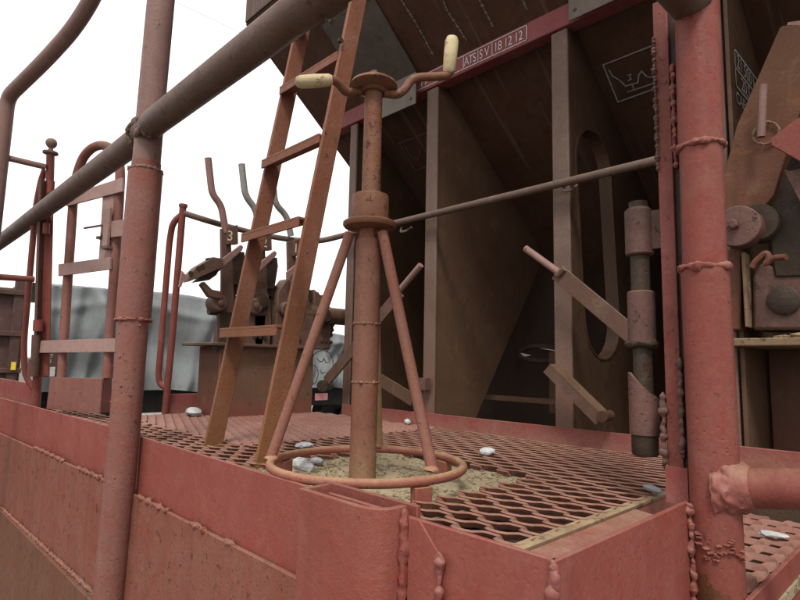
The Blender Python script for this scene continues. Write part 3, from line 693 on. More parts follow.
# corner weld of the two edge plates
m_ = MB(); m_.bead([(-.334, .566, .028), (-.332, .563, .0), (-.333, .564, -.03), (-.332, .564, -.2)], .0055, .75, .009, seed=8); m_.bead([(-.337, .566, .030), (-.330, .566, .022), (-.334, .564, -.02), (-.331, .567, -.09)], .0048, .8, seed=9); ep.part('weld_bead', m_, 'weld')
m_ = MB(); m_.bead([(-.329, .970, .028), (-.327, .971, -.01), (-.326, .972, -.08), (-.326, .972, -.25)], .0048, .8, .009, seed=18); m_.bead([(-.334, .971, .031), (-.326, .970, .026), (-.324, .972, .01)], .0045, .7, seed=19); ep.part('weld_bead', m_, 'weld')

# ================================================================== GUARD RAIL with its posts
gr = Thing('guard_rail', 'thick weathered pipe guard rail round the platform end with welded posts', 'railing', (-1.57, .53, -.45))
ZR = .872; YR = .532
PT = (-1.545, YR, 1.83)
m_ = MB(); m_.tube([(-1.612, YR, -.5), (-1.580, YR, .03), (-1.566, YR, .78)], [.0385, .0385, .038], 24)
post = gr.part('post', m_, 'pipe')
m_ = MB(); m_.tube([(-1.566, YR, .78), (-1.563, YR, .94), (-1.548, YR, 1.26), (-1.545, YR, 1.83)], .0365, 24); gr.part('post', m_, 'dusty_pipe')
m_ = MB(); m_.tube([(-1.5775, YR, .345), (-1.5775, YR, .347), (-1.567, YR, .752), (-1.567, YR, .754)], [.041, .0445, .0445, .041], 24); sv = gr.part('sleeve', m_, 'pipe', post)
m_ = MB(); m_.bead(circle((-1.5775, YR, .343), .0425, n=30), .0042, .7, .006, seed=2, closed=True); gr.part('weld_bead', m_, 'weld', post)
m_ = MB(); m_.bead(circle((-1.567, YR, .757), .0405, n=30), .0055, .35, .008, seed=6, closed=True); gr.part('weld_bead', m_, 'dusty_pipe', post)
rnd = random.Random(31); m_ = MB()
for k in range(46):
    an = rnd.uniform(math.pi*.95, math.pi*2.05); zz = rnd.uniform(-.2, .33); s = rnd.uniform(.0014, .0034)
    xc_ = -1.58+.016*(zz-.03)/.7*(1 if zz > .03 else 3)
    m_.blob((xc_+.0385*math.cos(an), YR+.0385*math.sin(an), zz), s, k, .3, 1)
o = gr.part('weld_spatter', m_, 'weld', post); o['kind'] = 'stuff'
# top rail along the end, round the corner, into the gate post
XC = -.315; GP = (-.297, 1.0)
m_ = MB(); pth = bend([(-3.95, YR-.01, ZR-.008), (-1.66, YR, ZR-.001), (-1.50, YR-.012, ZR), (XC, YR, ZR+.015), (GP[0], GP[1]-.02, ZR+.002)], [.05, .05, .16], 10)
m_.tube(pth, .0355, 24); rail = gr.part('top_rail', m_, 'rail')
rnd = random.Random(2)
for sd_, (cx_, dx_) in enumerate(((-1.535, .020), (-1.600, -.012))):
    pts = []
    for k in range(19):
        t = math.pi*(k/18-.02)*1.04
        pts.append((cx_+dx_*math.sin(t)*.5+(-.02 if sd_ == 0 else .012)*math.cos(t), YR-.012-.031*math.sin(t), ZR+.037*math.cos(t)))
    m_ = MB(); m_.bead(pts, .0055, .7, seed=90+sd_); gr.part('weld_bead', m_, 'rail', rail)
for k in range(7):
    m_ = MB(); m_.blob((-1.556+rnd.uniform(-.02, .025), YR-.034-rnd.uniform(0, .004), ZR+rnd.uniform(-.022, .030)), (.016, .009, .013), k, .4, 2); gr.part('weld_lump', m_, 'rail', rail)
# gate post at the right
p0 = (GP[0]+.004, GP[1], -.5)
m_ = MB(); m_.tube([(GP[0], GP[1], -.45), (-.299, GP[1], .10), (-.300, GP[1], .405)], .0365, 26); gp = gr.part('gate_post', m_, 'red_post', label='thick red gate post at the platform corner')
m_ = MB(); m_.tube([(-.300, GP[1], .405), (-.298, GP[1], .62)], .0335, 26); gr.part('gate_post', m_, 'red')
m_ = MB(); m_.tube([(-.298, GP[1], .618), (-.294, GP[1], .91)], .0352, 26); gr.part('gate_post', m_, 'red')
m_ = MB(); m_.bead(circle((-.300, GP[1], .408), .0355, n=36), .0055, .8, .006, seed=12, closed=True); gr.part('weld_bead', m_, 'weld', gp)
m_ = MB(); m_.bead(circle((-.298, GP[1], .617), .0345, n=36), .0048, .6, .007, seed=13, closed=True); gr.part('weld_bead', m_, 'weld', gp)
m_ = MB(); m_.bead([(GP[0]-.03+.004*k, .966+.006*abs(k-7)*.25, ZR-.034+.0045*abs(k-7)) for k in range(15)], .006, .7, .007, seed=17); gr.part('weld_bead', m_, 'weld', gp)
# flaking paint collar low on the post
m_ = MB(); rnd = random.Random(6)
for k in range(40):
    an = rnd.uniform(math.pi*1.0, math.pi*1.95); zz = -.03+rnd.uniform(-.012, .01)+.01*math.sin(an*5)
    m_.blob((-.298+.0365*math.cos(an), GP[1]+.0365*math.sin(an), zz), (.006, .006, .0022), k, .5, 1)
o = gr.part('paint_flakes', m_, 'red', gp); o['kind'] = 'stuff'
# stub rail to the right
a, b = (-0.288, 1.000, 0.057), (-0.186, 1.000, 0.071)
d = Vector(b)-Vector(a); e = Vector(a)+d*7
m_ = MB(); m_.tube([a, b, tuple(e)], .0295, 24); st_ = gr.part('stub_rail', m_, 'red')
cw = Vector((-0.266, 1.000, 0.060)); dn = d.normalized(); m_ = MB()
prof = [(-.026, .046), (-.021, .0455), (-.016, .0445), (-.010, .043), (-.004, .0405), (.002, .0385), (.008, .036), (.013, .0345), (.017, .033), (.020, .0315), (.023, .0295)]
pths = []; rads = []
for q0, q1 in zip(prof, prof[1:]):
    for t in (0, .34, .67): pths.append(cw+dn*(q0[0]+(q1[0]-q0[0])*t)); rads.append(q0[1]+(q1[1]-q0[1])*t)
m_.tube(pths, rads, 64)
for v in m_.v:
    k = max(0, min(1, (.024-(v-cw).dot(dn))/.03)); rad = (v-cw-dn*(v-cw).dot(dn)).normalized()
    lump = max(0, mnoise.noise(v*75+Vector((3, 1, 7))))*.011+mnoise.noise(v*190)*.0022+mnoise.noise(v*32)*.005
    v += rad*lump*k+dn*mnoise.noise(v*85)*.003*k
gr.part('weld_collar', m_, 'weld', st_, label='lumpy weld collar where the stub rail meets the post')
# hinge angle beside the post
xh0 = (-0.378, 1.020, 0.362)[0]; xh1 = (-0.352, 1.020, 0.361)[0]
m_ = MB(); m_.box((xh0, 1.022, .015), (xh1, 1.030, .93)); ha = gr.part('hinge_angle', m_, 'grimy_red', bevel=.0015)
m_ = MB(); m_.box((xh1-.004, 1.0305, .03), (GP[0]-.010, 1.038, .93)); gr.part('shadow_grease_strip', m_, 'lever_dark', ha)  # dark strip paints the shadow in the gap along with its grease
m_ = MB(); m_.box((xh0-.0005, 1.0302, .09), (xh0+.0075, 1.075, .93)); gr.part('hinge_angle', m_, 'hinge', ha, bevel=.0015)
m_ = MB(); m_.box((xh0-.002, 1.015, .015), (xh1+.008, 1.0215, .075)); gr.part('backing_plate', m_, 'red_toe', ha)
m_ = MB(); m_.bead([(xh1+.001, 1.018, 0.09), (xh1+.001, 1.018, .26)], .0040, .7, .0075, seed=51); gr.part('weld_bead', m_, 'hinge', ha)
m_ = MB(); m_.bead([(xh1+.004, 1.026, .60), (xh1+.004, 1.026, .80)], .0042, .8, .008, seed=52); gr.part('weld_bead', m_, 'weld', ha)
m_ = MB(); m_.bead([(xh0-.004, 1.020, .07), (xh0-.004, 1.020, .20)], .0055, .8, .0085, seed=53); gr.part('weld_bead', m_, 'hinge', ha)
m_ = MB(); m_.bead([(xh0+.001, 1.019, .60), (xh0+.001, 1.019, .86)], .0028, .9, .009, seed=54); gr.part('weld_bead', m_, 'hinge', ha)
# hinge barrels and pin
hc = (-0.429, 1.055, 0.369); hx, hy = hc[0], hc[1]
zt = lambda v: None
z1_, z2_, z3_, z4_, z5_, z6_, z7_ = (-0.424, 1.055, 0.547)[2], (-0.426, 1.055, 0.454)[2], (-0.428, 1.055, 0.386)[2], (-0.431, 1.055, 0.282)[2], (-0.433, 1.055, 0.236)[2], (-0.436, 1.055, 0.120)[2], (-0.437, 1.055, 0.082)[2]
m_ = MB(); m_.lathe((hx, hy, 0), (0, 0, 1), [(.017, z7_), (.017, z1_+.012)], 18); pin = gr.part('hinge_pin', m_, 'lever_dark', ha)
m_ = MB(); m_.lathe((hx, hy, 0), (0, 0, 1), [(.022, z2_), (.0255, z2_+.003), (.0255, z1_-.006), (.019, z1_)], 22); m_.box((hx, hy-.004, z2_+.01), (xh0, hy+.004, z1_-.01)); gr.part('hinge_barrel', m_, 'hinge', ha)
m_ = MB(); m_.lathe((hx, hy, 0), (0, 0, 1), [(.022, z4_), (.0245, z4_+.003), (.0245, z3_-.003), (.021, z3_)], 22); hb = gr.part('hinge_barrel', m_, 'hinge', ha)
m_ = MB(); m_.bead(circle((hx, hy, z4_+.004), .0235, n=20), .007, .3, .008, seed=61, closed=True); gr.part('hinge_washer', m_, 'lever_dark', ha)
m_ = MB(); nseg = 22; lo = len(m_.v)
for k in range(nseg):
    an = 2*math.pi*k/nseg; dirx, diry = math.cos(an), math.sin(an)
    cutz = z5_-.055*(.5+.5*(dirx*.85+diry*.3))
    for r_, z_ in ((.0265, z6_), (.0265, cutz), (.020, cutz), (.020, z6_)): m_.v.append(Vector((hx+r_*dirx, hy+r_*diry, z_)))
for k in range(nseg):
    l = (k+1) % nseg
    for c in range(4): m_.f.append([k*4+c, l*4+c, l*4+(c+1) % 4, k*4+(c+1) % 4])
gr.part('hinge_barrel', m_, 'hinge', ha)
m_ = MB(); m_.lathe((hx, hy, 0), (0, 0, 1), [(.021, z7_), (.0235, z7_+.004), (.0235, z6_-.002), (.021, z6_)], 20); gr.part('hinge_cap', m_, 'lever_dark', ha)
# upper rail from the post to the far corner post
far_top = (-2.833, 0.372, 1.350); up1 = (-2.507, 0.436, 1.417)
m_ = MB(); pth = bend([(-2.880, 0.374, 0.344), far_top, (-2.507, 0.436, 1.413), (-2.347, 0.486, 1.493), (-2.232, 0.518, 1.582), (-2.046, 0.540, 1.734), (-1.545, YR, 1.83)], [.05, .1, .1, .1, .1], 6); m_.tube(pth, .0285, 18); ur = gr.part('upper_rail', m_, 'dusty_pipe')
fb = (-2.880, 0.374, 0.344)
m_ = MB(); m_.tube([(fb[0], fb[1], -.2), fb], .0275, 16); gr.part('far_post', m_, 'pipe', ur)
m_ = MB(); m_.tube([(-2.854, 0.394, 1.089), (-2.830, 0.535, 1.080)], .0135, 12); gr.part('cross_tube', m_, 'dusty_pipe', ur)
m_ = MB(); m_.tube([(-2.885, 0.390, 0.573), (-2.901, 0.544, 0.581)], .0135, 12); gr.part('cross_tube', m_, 'red', ur)

# ================================================================== HINGE POST with ball finial
hp = Thing('hinge_post', 'slim red gate hinge post topped with a ball finial', 'post', (-2.952, 0.611, 0.036))
D = 2.5
b0, b1 = (-2.956, 0.609, 0.022), (-2.834, 0.548, 1.154)
m_ = MB(); m_.tube([off(b0, 0, 0, -.06), (-2.848, 0.561, 0.984), b1], [.019, .0165, .0165], 14); po = hp.part('tube', m_, 'red')
m_ = MB(); m_.lathe((-2.834, 0.548, 1.150), (0, 0, 1), [(.0165, -.01), (.031, -.004), (.031, .004), (.012, .010), (.0085, .022), (.016, .028), (.0215, .036), (.0235, .046), (.0215, .056), (.015, .064), (.004, .069)], 18); hp.part('ball_finial', m_, 'dusty_pipe')
m_ = MB(); a, b = (-2.845, 0.547, 1.003), (-2.917, 0.613, 0.153); m_.bar(a, b, (.048, .046, 0), (-.005, .005, 0)); hp.part('flat_bar', m_, 'red', bevel=.001)
m_ = MB(); a, b = (-2.832, 0.529, 1.019), (-2.896, 0.582, 0.290); m_.bar(a, b, (.008, .008, 0), (-.03, .03, 0)); hp.part('grimy_edge', m_, 'hinge')
for (a, b, r_, mt_) in (((-2.794, 0.554, 1.012), (-2.801, 0.556, 0.959), .014, 'red'), ((-2.822, 0.556, 0.827), (-2.827, 0.559, 0.779), .014, 'red'), ((-2.876, 0.571, 0.400), (-2.880, 0.574, 0.351), .020, 'red'), ((-2.888, 0.570, 0.334), (-2.898, 0.577, 0.223), .017, 'hinge'), ((-2.900, 0.575, 0.228), (-2.909, 0.577, 0.153), .023, 'hinge')):
    m_ = MB(); m_.tube([a, b], r_, 14); hp.part('hinge_barrel', m_, mt_)
# bent tube beside the post
m_ = MB(); m_.tube(bend([(-2.902, 0.546, 1.087), (-2.918, 0.538, 1.041), (-2.942, 0.532, 0.927), (-3.025, 0.552, 0.290), (-3.029, 0.569, 0.154), (-3.008, 0.601, 0.096)], .08, 6), .013, 12); hp.part('bent_tube', m_, 'red')

# ================================================================== SIDE GATE
sg = Thing('side_gate', 'red tube gate with arched top and flat bars closing the side entry', 'gate', (-2.596, 0.692, 0.031))
gl0, gl1 = (-2.751, 0.652, 0.149), (-2.786, 0.643, 0.990)
gr0, gr1 = (-2.425, 0.736, 0.159), (-2.446, 0.731, 1.025)
top = (-2.611, 0.688, 1.154)
arch = [gl0, (-2.770, 0.647, 0.533), (-2.786, 0.643, 0.967), (-2.776, 0.645, 1.059), (-2.737, 0.655, 1.136), (-2.673, 0.672, 1.168), (-2.599, 0.691, 1.167), (-2.523, 0.711, 1.136), (-2.471, 0.724, 1.087), (-2.448, 0.730, 1.017), (-2.441, 0.732, 0.852), gr0]
m_ = MB(); m_.tube(bend(arch, .05, 4), .0195, 16); sg.part('frame_tube', m_, 'pipe')
GDX = Vector((.52, .135, 0)).normalized(); GNV = Vector((.135, -.52, 0)).normalized()
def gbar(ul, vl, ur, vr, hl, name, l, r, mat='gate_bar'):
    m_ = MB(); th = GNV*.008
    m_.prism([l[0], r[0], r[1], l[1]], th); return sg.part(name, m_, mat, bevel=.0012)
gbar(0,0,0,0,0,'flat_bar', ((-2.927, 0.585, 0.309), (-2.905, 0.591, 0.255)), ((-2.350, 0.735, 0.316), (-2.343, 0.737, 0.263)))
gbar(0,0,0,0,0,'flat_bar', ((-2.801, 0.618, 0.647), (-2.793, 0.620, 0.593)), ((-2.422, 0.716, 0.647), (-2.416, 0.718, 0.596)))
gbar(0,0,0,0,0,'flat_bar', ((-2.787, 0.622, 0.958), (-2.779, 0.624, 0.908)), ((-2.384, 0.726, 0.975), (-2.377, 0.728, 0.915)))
gbar(0,0,0,0,0,'kick_plate', ((-2.762, 0.618, 0.151), (-2.768, 0.616, 0.018)), ((-2.395, 0.713, 0.159), (-2.390, 0.714, 0.025)), 'pipe')
m_ = MB(); m_.prism([(-2.410, 0.718, 0.159), (-2.450, 0.761, 0.158), (-2.439, 0.764, 0.023), (-2.405, 0.719, 0.024)], tuple(-GDX*.006)); sg.part('kick_plate', m_, 'red')
# latch
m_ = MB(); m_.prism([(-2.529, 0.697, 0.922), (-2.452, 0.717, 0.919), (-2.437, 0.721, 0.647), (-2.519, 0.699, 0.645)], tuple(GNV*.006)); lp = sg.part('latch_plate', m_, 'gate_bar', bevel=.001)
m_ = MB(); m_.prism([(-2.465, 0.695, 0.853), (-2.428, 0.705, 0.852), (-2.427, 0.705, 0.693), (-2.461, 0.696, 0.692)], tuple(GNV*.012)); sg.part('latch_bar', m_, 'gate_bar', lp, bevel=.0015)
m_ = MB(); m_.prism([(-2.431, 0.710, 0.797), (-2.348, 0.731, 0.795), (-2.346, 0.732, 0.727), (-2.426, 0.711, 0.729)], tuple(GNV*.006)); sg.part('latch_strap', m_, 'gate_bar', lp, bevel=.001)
m_ = MB(); m_.tube(bend([(-2.606, 0.653, 0.787), (-2.509, 0.678, 0.785), (-2.480, 0.691, 0.787), (-2.476, 0.694, 0.753), (-2.492, 0.690, 0.742)], .01, 4), .0048, 8); sg.part('latch_pin', m_, 'lever', lp)
m_ = MB(); m_.prism([(-2.506, 0.692, 0.740), (-2.482, 0.699, 0.738), (-2.483, 0.698, 0.725), (-2.508, 0.692, 0.728)], tuple(GNV*.02)); m_.prism([(-2.469, 0.702, 0.694), (-2.425, 0.714, 0.694), (-2.423, 0.714, 0.682), (-2.464, 0.703, 0.681)], tuple(GNV*.02)); sg.part('latch_guide', m_, 'lever', lp)

# ================================================================== GRAB RAIL LOOP
gb = Thing('grab_rail', 'thin red tube grab rail loop beside the lever stand', 'railing', (-2.448, 0.989, 0.004))
m_ = MB(); m_.tube([(-2.453, 0.986, -0.013), (-2.402, 0.976, 0.365), (-2.336, 0.957, 0.898)], .0145, 14); gb.part('upright', m_, 'red')
m_ = MB(); m_.lathe((-2.335, 0.957, 0.900), (0, 0, 1), [(.014, -.012), (.0185, -.004), (.0185, .004), (.015, .006)], 14); gb.part('cap', m_, 'pipe')
m_ = MB(); m_.tube(bend([(-2.335, 0.963, 0.868), (-2.371, 0.932, 0.828), (-2.406, 0.937, 0.755), (-2.479, 0.958, 0.170), (-2.477, 0.966, 0.131), (-2.437, 0.981, 0.115)], [.05, .08, .08, .05], 6), .0135, 12); gb.part('bent_tube', m_, 'red')

# ================================================================== LEVER STAND (left)
ls = Thing('lever_stand', 'brown lever stand with three upright numbered discharge levers', 'lever stand', (-2.2, 1.33, -.05))
LX = -2.2
m_ = MB(); m_.box((LX-.012, 1.10, -.05), (LX, 1.575, .298)); ls.part('base_panel', m_, 'brown_panel', bevel=.002)
m_ = MB(); m_.box((LX-.20, 1.10, -.05), (LX-.012, 1.112, .298)); ls.part('base_side', m_, 'brown', bevel=.002)
m_ = MB(); m_.box((LX-.24, 1.035, .300), (LX+.045, 1.60, .312)); ls.part('base_ledge', m_, 'lever', bevel=.002)
m_ = MB(); m_.lathe((LX+.01, 1.075, .295), (0, 0, -1), [(.016, 0), (.016, .01), (.010, .012), (.010, .02)], 8); ls.part('bolt', m_, 'lever_dark')
# torque tube
m_ = MB(); m_.tube([(LX-.02, 1.35, .47), (LX-.02, 1.95, .47)], .042, 18); ls.part('torque_tube', m_, 'gusset')
def lever(px0, handle, dy, mat, num, xoff):
    """one lever assembly: arm with pivot boss, number block, cranked handle; dy shifts along the stand"""
    o_ = lambda p: (p[0]+xoff, p[1]+dy, p[2])
    m_ = MB()
    m_.prism([o_(q) for q in [(-2.200, 1.063, 0.794), (-2.200, 1.104, 0.806), (-2.200, 1.141, 0.497), (-2.200, 1.137, 0.441), (-2.200, 1.085, 0.437), (-2.200, 1.079, 0.577)]], (.016, 0, 0)); arm = ls.part('lever_arm', m_, 'lever', bevel=.002)
    m_ = MB(); m_.prism([o_(q) for q in [(-2.190, 1.083, 0.801), (-2.190, 1.126, 0.818), (-2.190, 1.133, 0.735), (-2.190, 1.087, 0.727)]], (.03, 0, 0)); blk = ls.part('number_block', m_, 'lever', arm, bevel=.002)
    q = o_((-2.159, 1.077, 0.743))
    ls.part('number', text_mb(num, q, (0, 1, 0), (0, 0, 1), .062), 'cream_print', blk, smooth=False)
    m_ = MB(); m_.tube(bend([o_(t) for t in handle], .035, 5), .0145, 12); ls.part('handle', m_, mat, arm)
    c = o_((-2.165, 1.063, 0.475))
    m_ = MB(); m_.lathe(c, (1, 0, 0), [(.036, -.05), (.036, .006), (.030, .012), (.013, .013), (.013, .022), (.009, .024)], 20); ls.part('pivot_boss', m_, 'lever', arm)
    m_ = MB(); m_.prism([o_(t) for t in [(-2.200, 1.074, 0.436), (-2.200, 1.128, 0.444), (-2.200, 1.128, 0.368), (-2.200, 1.118, 0.304), (-2.200, 1.084, 0.302)]], (.02, 0, 0)); ls.part('pivot_bracket', m_, 'lever_dark', bevel=.002)
    # toothed quadrant behind
    c = o_((-2.240, 1.216, 0.427)); pts = []
    for k in range(0, 41):
        an = R_(-25+200*k/40); r_ = .165 if k % 2 else .155; pts.append((c[0], c[1]+r_*math.cos(an), c[2]+r_*math.sin(an)))
    for k in range(20, -1, -1):
        an = R_(-25+200*k/20); pts.append((c[0], c[1]+.108*math.cos(an), c[2]+.108*math.sin(an)))
    m_ = MB(); q4 = len(pts)
    m_.add([Vector(p) for p in pts]+[Vector(p)+Vector((.022, 0, 0)) for p in pts], [])
    for k in range(q4): m_.f.append([k, (k+1) % q4, q4+(k+1) % q4, q4+k])
    for k in range(40):
        i0 = 61-round(k/2); i1 = 61-round((k+1)/2)
        fa = [k, k+1, i1] if i0 == i1 else [k, k+1, i1, i0]
        m_.f.append(fa); m_.f.append([q4+t for t in fa][::-1])
    ls.part('toothed_quadrant', m_, 'lever_dark')
    # latch foot lever
    m_ = MB(); m_.prism([o_(t) for t in [(-2.150, 1.037, 0.642), (-2.150, 1.133, 0.729), (-2.150, 1.145, 0.721), (-2.150, 1.139, 0.704), (-2.150, 1.064, 0.629), (-2.150, 1.041, 0.601)]], (.014, 0, 0)); ls.part('latch_foot', m_, 'lever_pink', arm, bevel=.0015)
    m_ = MB(); m_.prism([o_(t) for t in [(-2.220, 1.122, 0.707), (-2.220, 1.179, 0.711), (-2.220, 1.186, 0.672), (-2.220, 1.173, 0.568), (-2.220, 1.140, 0.564)]], (.03, 0, 0)); ls.part('catch_block', m_, 'lever_dark', arm)
for yy, zz, hh in ((1.17, .312, .20), (1.335, .312, .24), (1.50, .312, .20)):
    m_ = MB(); m_.prism([(LX-.12, yy-.05, zz), (LX-.12, yy+.05, zz), (LX-.12, yy+.034, zz+hh), (LX-.12, yy+.012, zz+hh+.03), (LX-.12, yy-.02, zz+hh+.028), (LX-.12, yy-.038, zz+hh*.8)], (.05, 0, 0)); pb = ls.part('bearing_pedestal', m_, 'lever', bevel=.003)
    m_ = MB(); m_.lathe((LX-.068, yy, zz+hh*.72), (1, 0, 0), [(.040, 0), (.040, .018), (.022, .02), (.022, .03)], 20); ls.part('bearing_cap', m_, 'lever_dark', pb)
    for q in (-1, 1):
        m_ = MB(); m_.lathe((LX-.07, yy+q*.034, zz+.03), (1, 0, 0), [(.009, 0), (.009, .008)], 6); ls.part('bolt', m_, 'lever_dark', pb, smooth=False)
for k, poly in enumerate(([(-2.250, 1.214, 0.308), (-2.250, 1.324, 0.307), (-2.250, 1.328, 0.417), (-2.250, 1.306, 0.535), (-2.250, 1.267, 0.595), (-2.250, 1.221, 0.607), (-2.250, 1.200, 0.542)],
                          [(-2.250, 1.344, 0.308), (-2.250, 1.547, 0.301), (-2.250, 1.557, 0.452), (-2.250, 1.517, 0.556), (-2.250, 1.458, 0.612), (-2.250, 1.397, 0.620), (-2.250, 1.352, 0.558)],
                          [(-2.270, 1.578, 0.302), (-2.270, 1.675, 0.301), (-2.270, 1.668, 0.461), (-2.270, 1.620, 0.558), (-2.270, 1.564, 0.592)])):
    m_ = MB(); m_.prism(poly, (.07, 0, 0)); cs = ls.part('casting', m_, 'lever', bevel=.006)
    c_ = poly[4] if k < 2 else poly[3]
    m_ = MB(); m_.lathe((LX+.018, c_[1]-.01, c_[2]-.10), (1, 0, 0), [(.045, 0), (.043, .012), (.026, .014), (.026, .028), (.012, .03)], 22); ls.part('bearing_cap', m_, 'lever_dark', cs)
    for q in range(3):
        m_ = MB(); m_.lathe((LX+.018, poly[0][1]+.03+.05*q*(1 if k == 1 else .5), poly[0][2]+.035), (1, 0, 0), [(.009, 0), (.009, .009)], 6); ls.part('bolt', m_, 'lever_dark', cs, smooth=False)
m_ = MB(); m_.tube([(LX-.09, 1.08, .455), (LX-.09, 1.6, .455)], .022, 14); ls.part('cross_shaft', m_, 'lever_dark')
h3 = [(-2.190, 0.989, 1.084), (-2.190, 1.016, 0.934), (-2.190, 1.059, 0.896), (-2.190, 1.089, 0.780)]
h2 = [(-2.190, 1.143, 1.100), (-2.190, 1.168, 0.961), (-2.190, 1.224, 0.914), (-2.190, 1.246, 0.804)]
lever(None, h3, 0, 'lever_pink', '3', 0)
dy2 = .165
lever(None, [(p[0], p[1]-dy2, p[2]) for p in h2], dy2, 'lever_grey', '2', 0)
h1 = [(-2.190, 1.296, 1.104), (-2.190, 1.320, 0.958), (-2.190, 1.386, 0.915), (-2.190, 1.413, 0.824)]
dy1 = .33
lever(None, [(p[0], p[1]-dy1, p[2]) for p in h1], dy1, 'lever_grey', '1', 0)
# ratchet box reaching out on the near side
m_ = MB(); m_.prism([(-2.170, 0.911, 0.570), (-2.170, 0.938, 0.604), (-2.170, 1.006, 0.655), (-2.170, 1.048, 0.654), (-2.170, 1.048, 0.618), (-2.170, 0.973, 0.575), (-2.170, 0.909, 0.541)], (.05, 0, 0)); rb = ls.part('ratchet_box', m_, 'lever', bevel=.002)
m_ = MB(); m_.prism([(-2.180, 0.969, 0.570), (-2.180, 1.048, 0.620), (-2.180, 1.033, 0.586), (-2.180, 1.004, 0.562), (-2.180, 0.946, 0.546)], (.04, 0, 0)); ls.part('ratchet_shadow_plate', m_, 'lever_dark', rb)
for p_ in ((-2.119, 0.917, 0.575), (-2.119, 0.946, 0.599), (-2.119, 0.962, 0.609)):
    m_ = MB(); m_.lathe(p_, (1, 0, 0), [(.010, -.002), (.010, .001)], 10); ls.part('ratchet_hole', m_, 'lever_dark', rb)
m_ = MB(); m_.prism([(-2.120, 0.870, 0.517), (-2.120, 0.877, 0.580), (-2.120, 0.892, 0.566), (-2.120, 0.878, 0.516)], (.012, 0, 0)); ls.part('ratchet_pawl', m_, 'lever_pink', rb, bevel=.001)
m_ = MB(); m_.prism([(-2.140, 0.980, 0.647), (-2.140, 1.005, 0.655), (-2.140, 0.987, 0.634)], (.012, 0, 0)); ls.part('ratchet_tooth', m_, 'lever_dark', rb)
m_ = MB(); q = [(-2.170, 0.983, 0.554), (-2.170, 1.019, 0.525), (-2.170, 1.063, 0.521), (-2.170, 1.065, 0.488), (-2.170, 1.008, 0.495), (-2.170, 0.971, 0.540)]; m_.prism(q, (.03, 0, 0)); ls.part('curved_link', m_, 'lever', rb, bevel=.003)

# ================================================================== DISCHARGE LEVERS between the stanchions
d1 = Thing('discharge_lever', 'flat steel lever with round pin handle beside the gate hinge', 'lever', (-0.649, 1.580, 0.315))
n1 = Vector((0, -1, 0))
a, b = (-0.902, 1.575, 0.540), (-0.620, 1.575, 0.292)
m_ = MB(); dv = (Vector(b)-Vector(a)).normalized(); wv = dv.cross(n1).normalized()*.052
m_.bar(a, b, wv, (0, .010, 0)); d1.part('flat_arm', m_, 'lever', bevel=.0015)
m_ = MB(); m_.tube([(-1.015, 1.570, 0.631), (-0.889, 1.570, 0.534)], [.0115, .0115], 12); d1.part('pin_handle', m_, 'lever_pink')
m_ = MB(); m_.tube([(-0.897, 1.566, 0.526), (-0.873, 1.566, 0.546)], .010, 8); d1.part('clamp', m_, 'lever')
d2 = Thing('discharge_lever', 'flat steel lever with round pin handle behind the brake stand', 'lever', (-2.094, 1.570, 0.122))
a, b = (-1.611, 1.575, 0.532), (-2.075, 1.560, 0.150); dv = (Vector(b)-Vector(a)).normalized(); wv = dv.cross(n1).normalized()*.052
m_ = MB(); m_.bar(a, b, wv, (0, .010, 0)); d2.part('flat_arm', m_, 'lever', bevel=.0015)
m_ = MB(); m_.tube([(-1.496, 1.570, 0.630), (-1.617, 1.570, 0.536)], .0125, 12); d2.part('pin_handle', m_, 'lever_pink')
m_ = MB(); m_.tube([(-2.064, 1.530, 0.133), (-2.105, 1.600, 0.139)], .026, 14); d2.part('roller', m_, 'lever_dark')
m_ = MB(); a, b = (-1.765, 1.600, 0.176), (-1.556, 1.600, 0.099); dv = (Vector(b)-Vector(a)).normalized(); m_.bar(a, b, dv.cross(n1).normalized()*.05, (0, .008, 0)); d2.part('strut', m_, 'gusset')
m_ = MB(); m_.box((-1.536, 1.595, 0.186), off((-1.487, 1.595, 0.141), 0, .03)); m_.box((-1.685, 1.612, 0.162), off((-1.547, 1.612, 0.162), 0, .012)); d2.part('stop_block', m_, 'lever')
m_ = MB(); m_.bar((-1.775, 1.600, 0.434), (-1.714, 1.600, 0.508), (.01, 0, .015), (0, .01, 0)); d2.part('clip', m_, 'lever')
ck = Thing('channel_lever', 'short brown steel channel leaning against a stanchion', 'lever', (-0.759, 1.580, 0.078))
a, b = (-0.902, 1.550, 0.246), (-0.750, 1.580, 0.099); dv = (Vector(b)-Vector(a)).normalized(); wv = dv.cross(n1).normalized()
m_ = MB(); m_.bar(a, b, wv*.008, (0, .055, 0)); ck.part('web', m_, 'gusset')
for s in (-1, 1):
    m_ = MB(); c_ = Vector((0, s*.0245, 0)); m_.bar(Vector(a)+c_-wv*.0175*(1 if wv.z > 0 else -1), Vector(b)+c_-wv*.0175*(1 if wv.z > 0 else -1), wv*.027, (0, .006, 0)); ck.part('flange', m_, 'lever')
m_ = MB(); m_.lathe((-0.748, 1.570, 0.102), (0, 1, 0), [(.016, -.025), (.016, .025)], 14); ck.part('hub', m_, 'hopper')

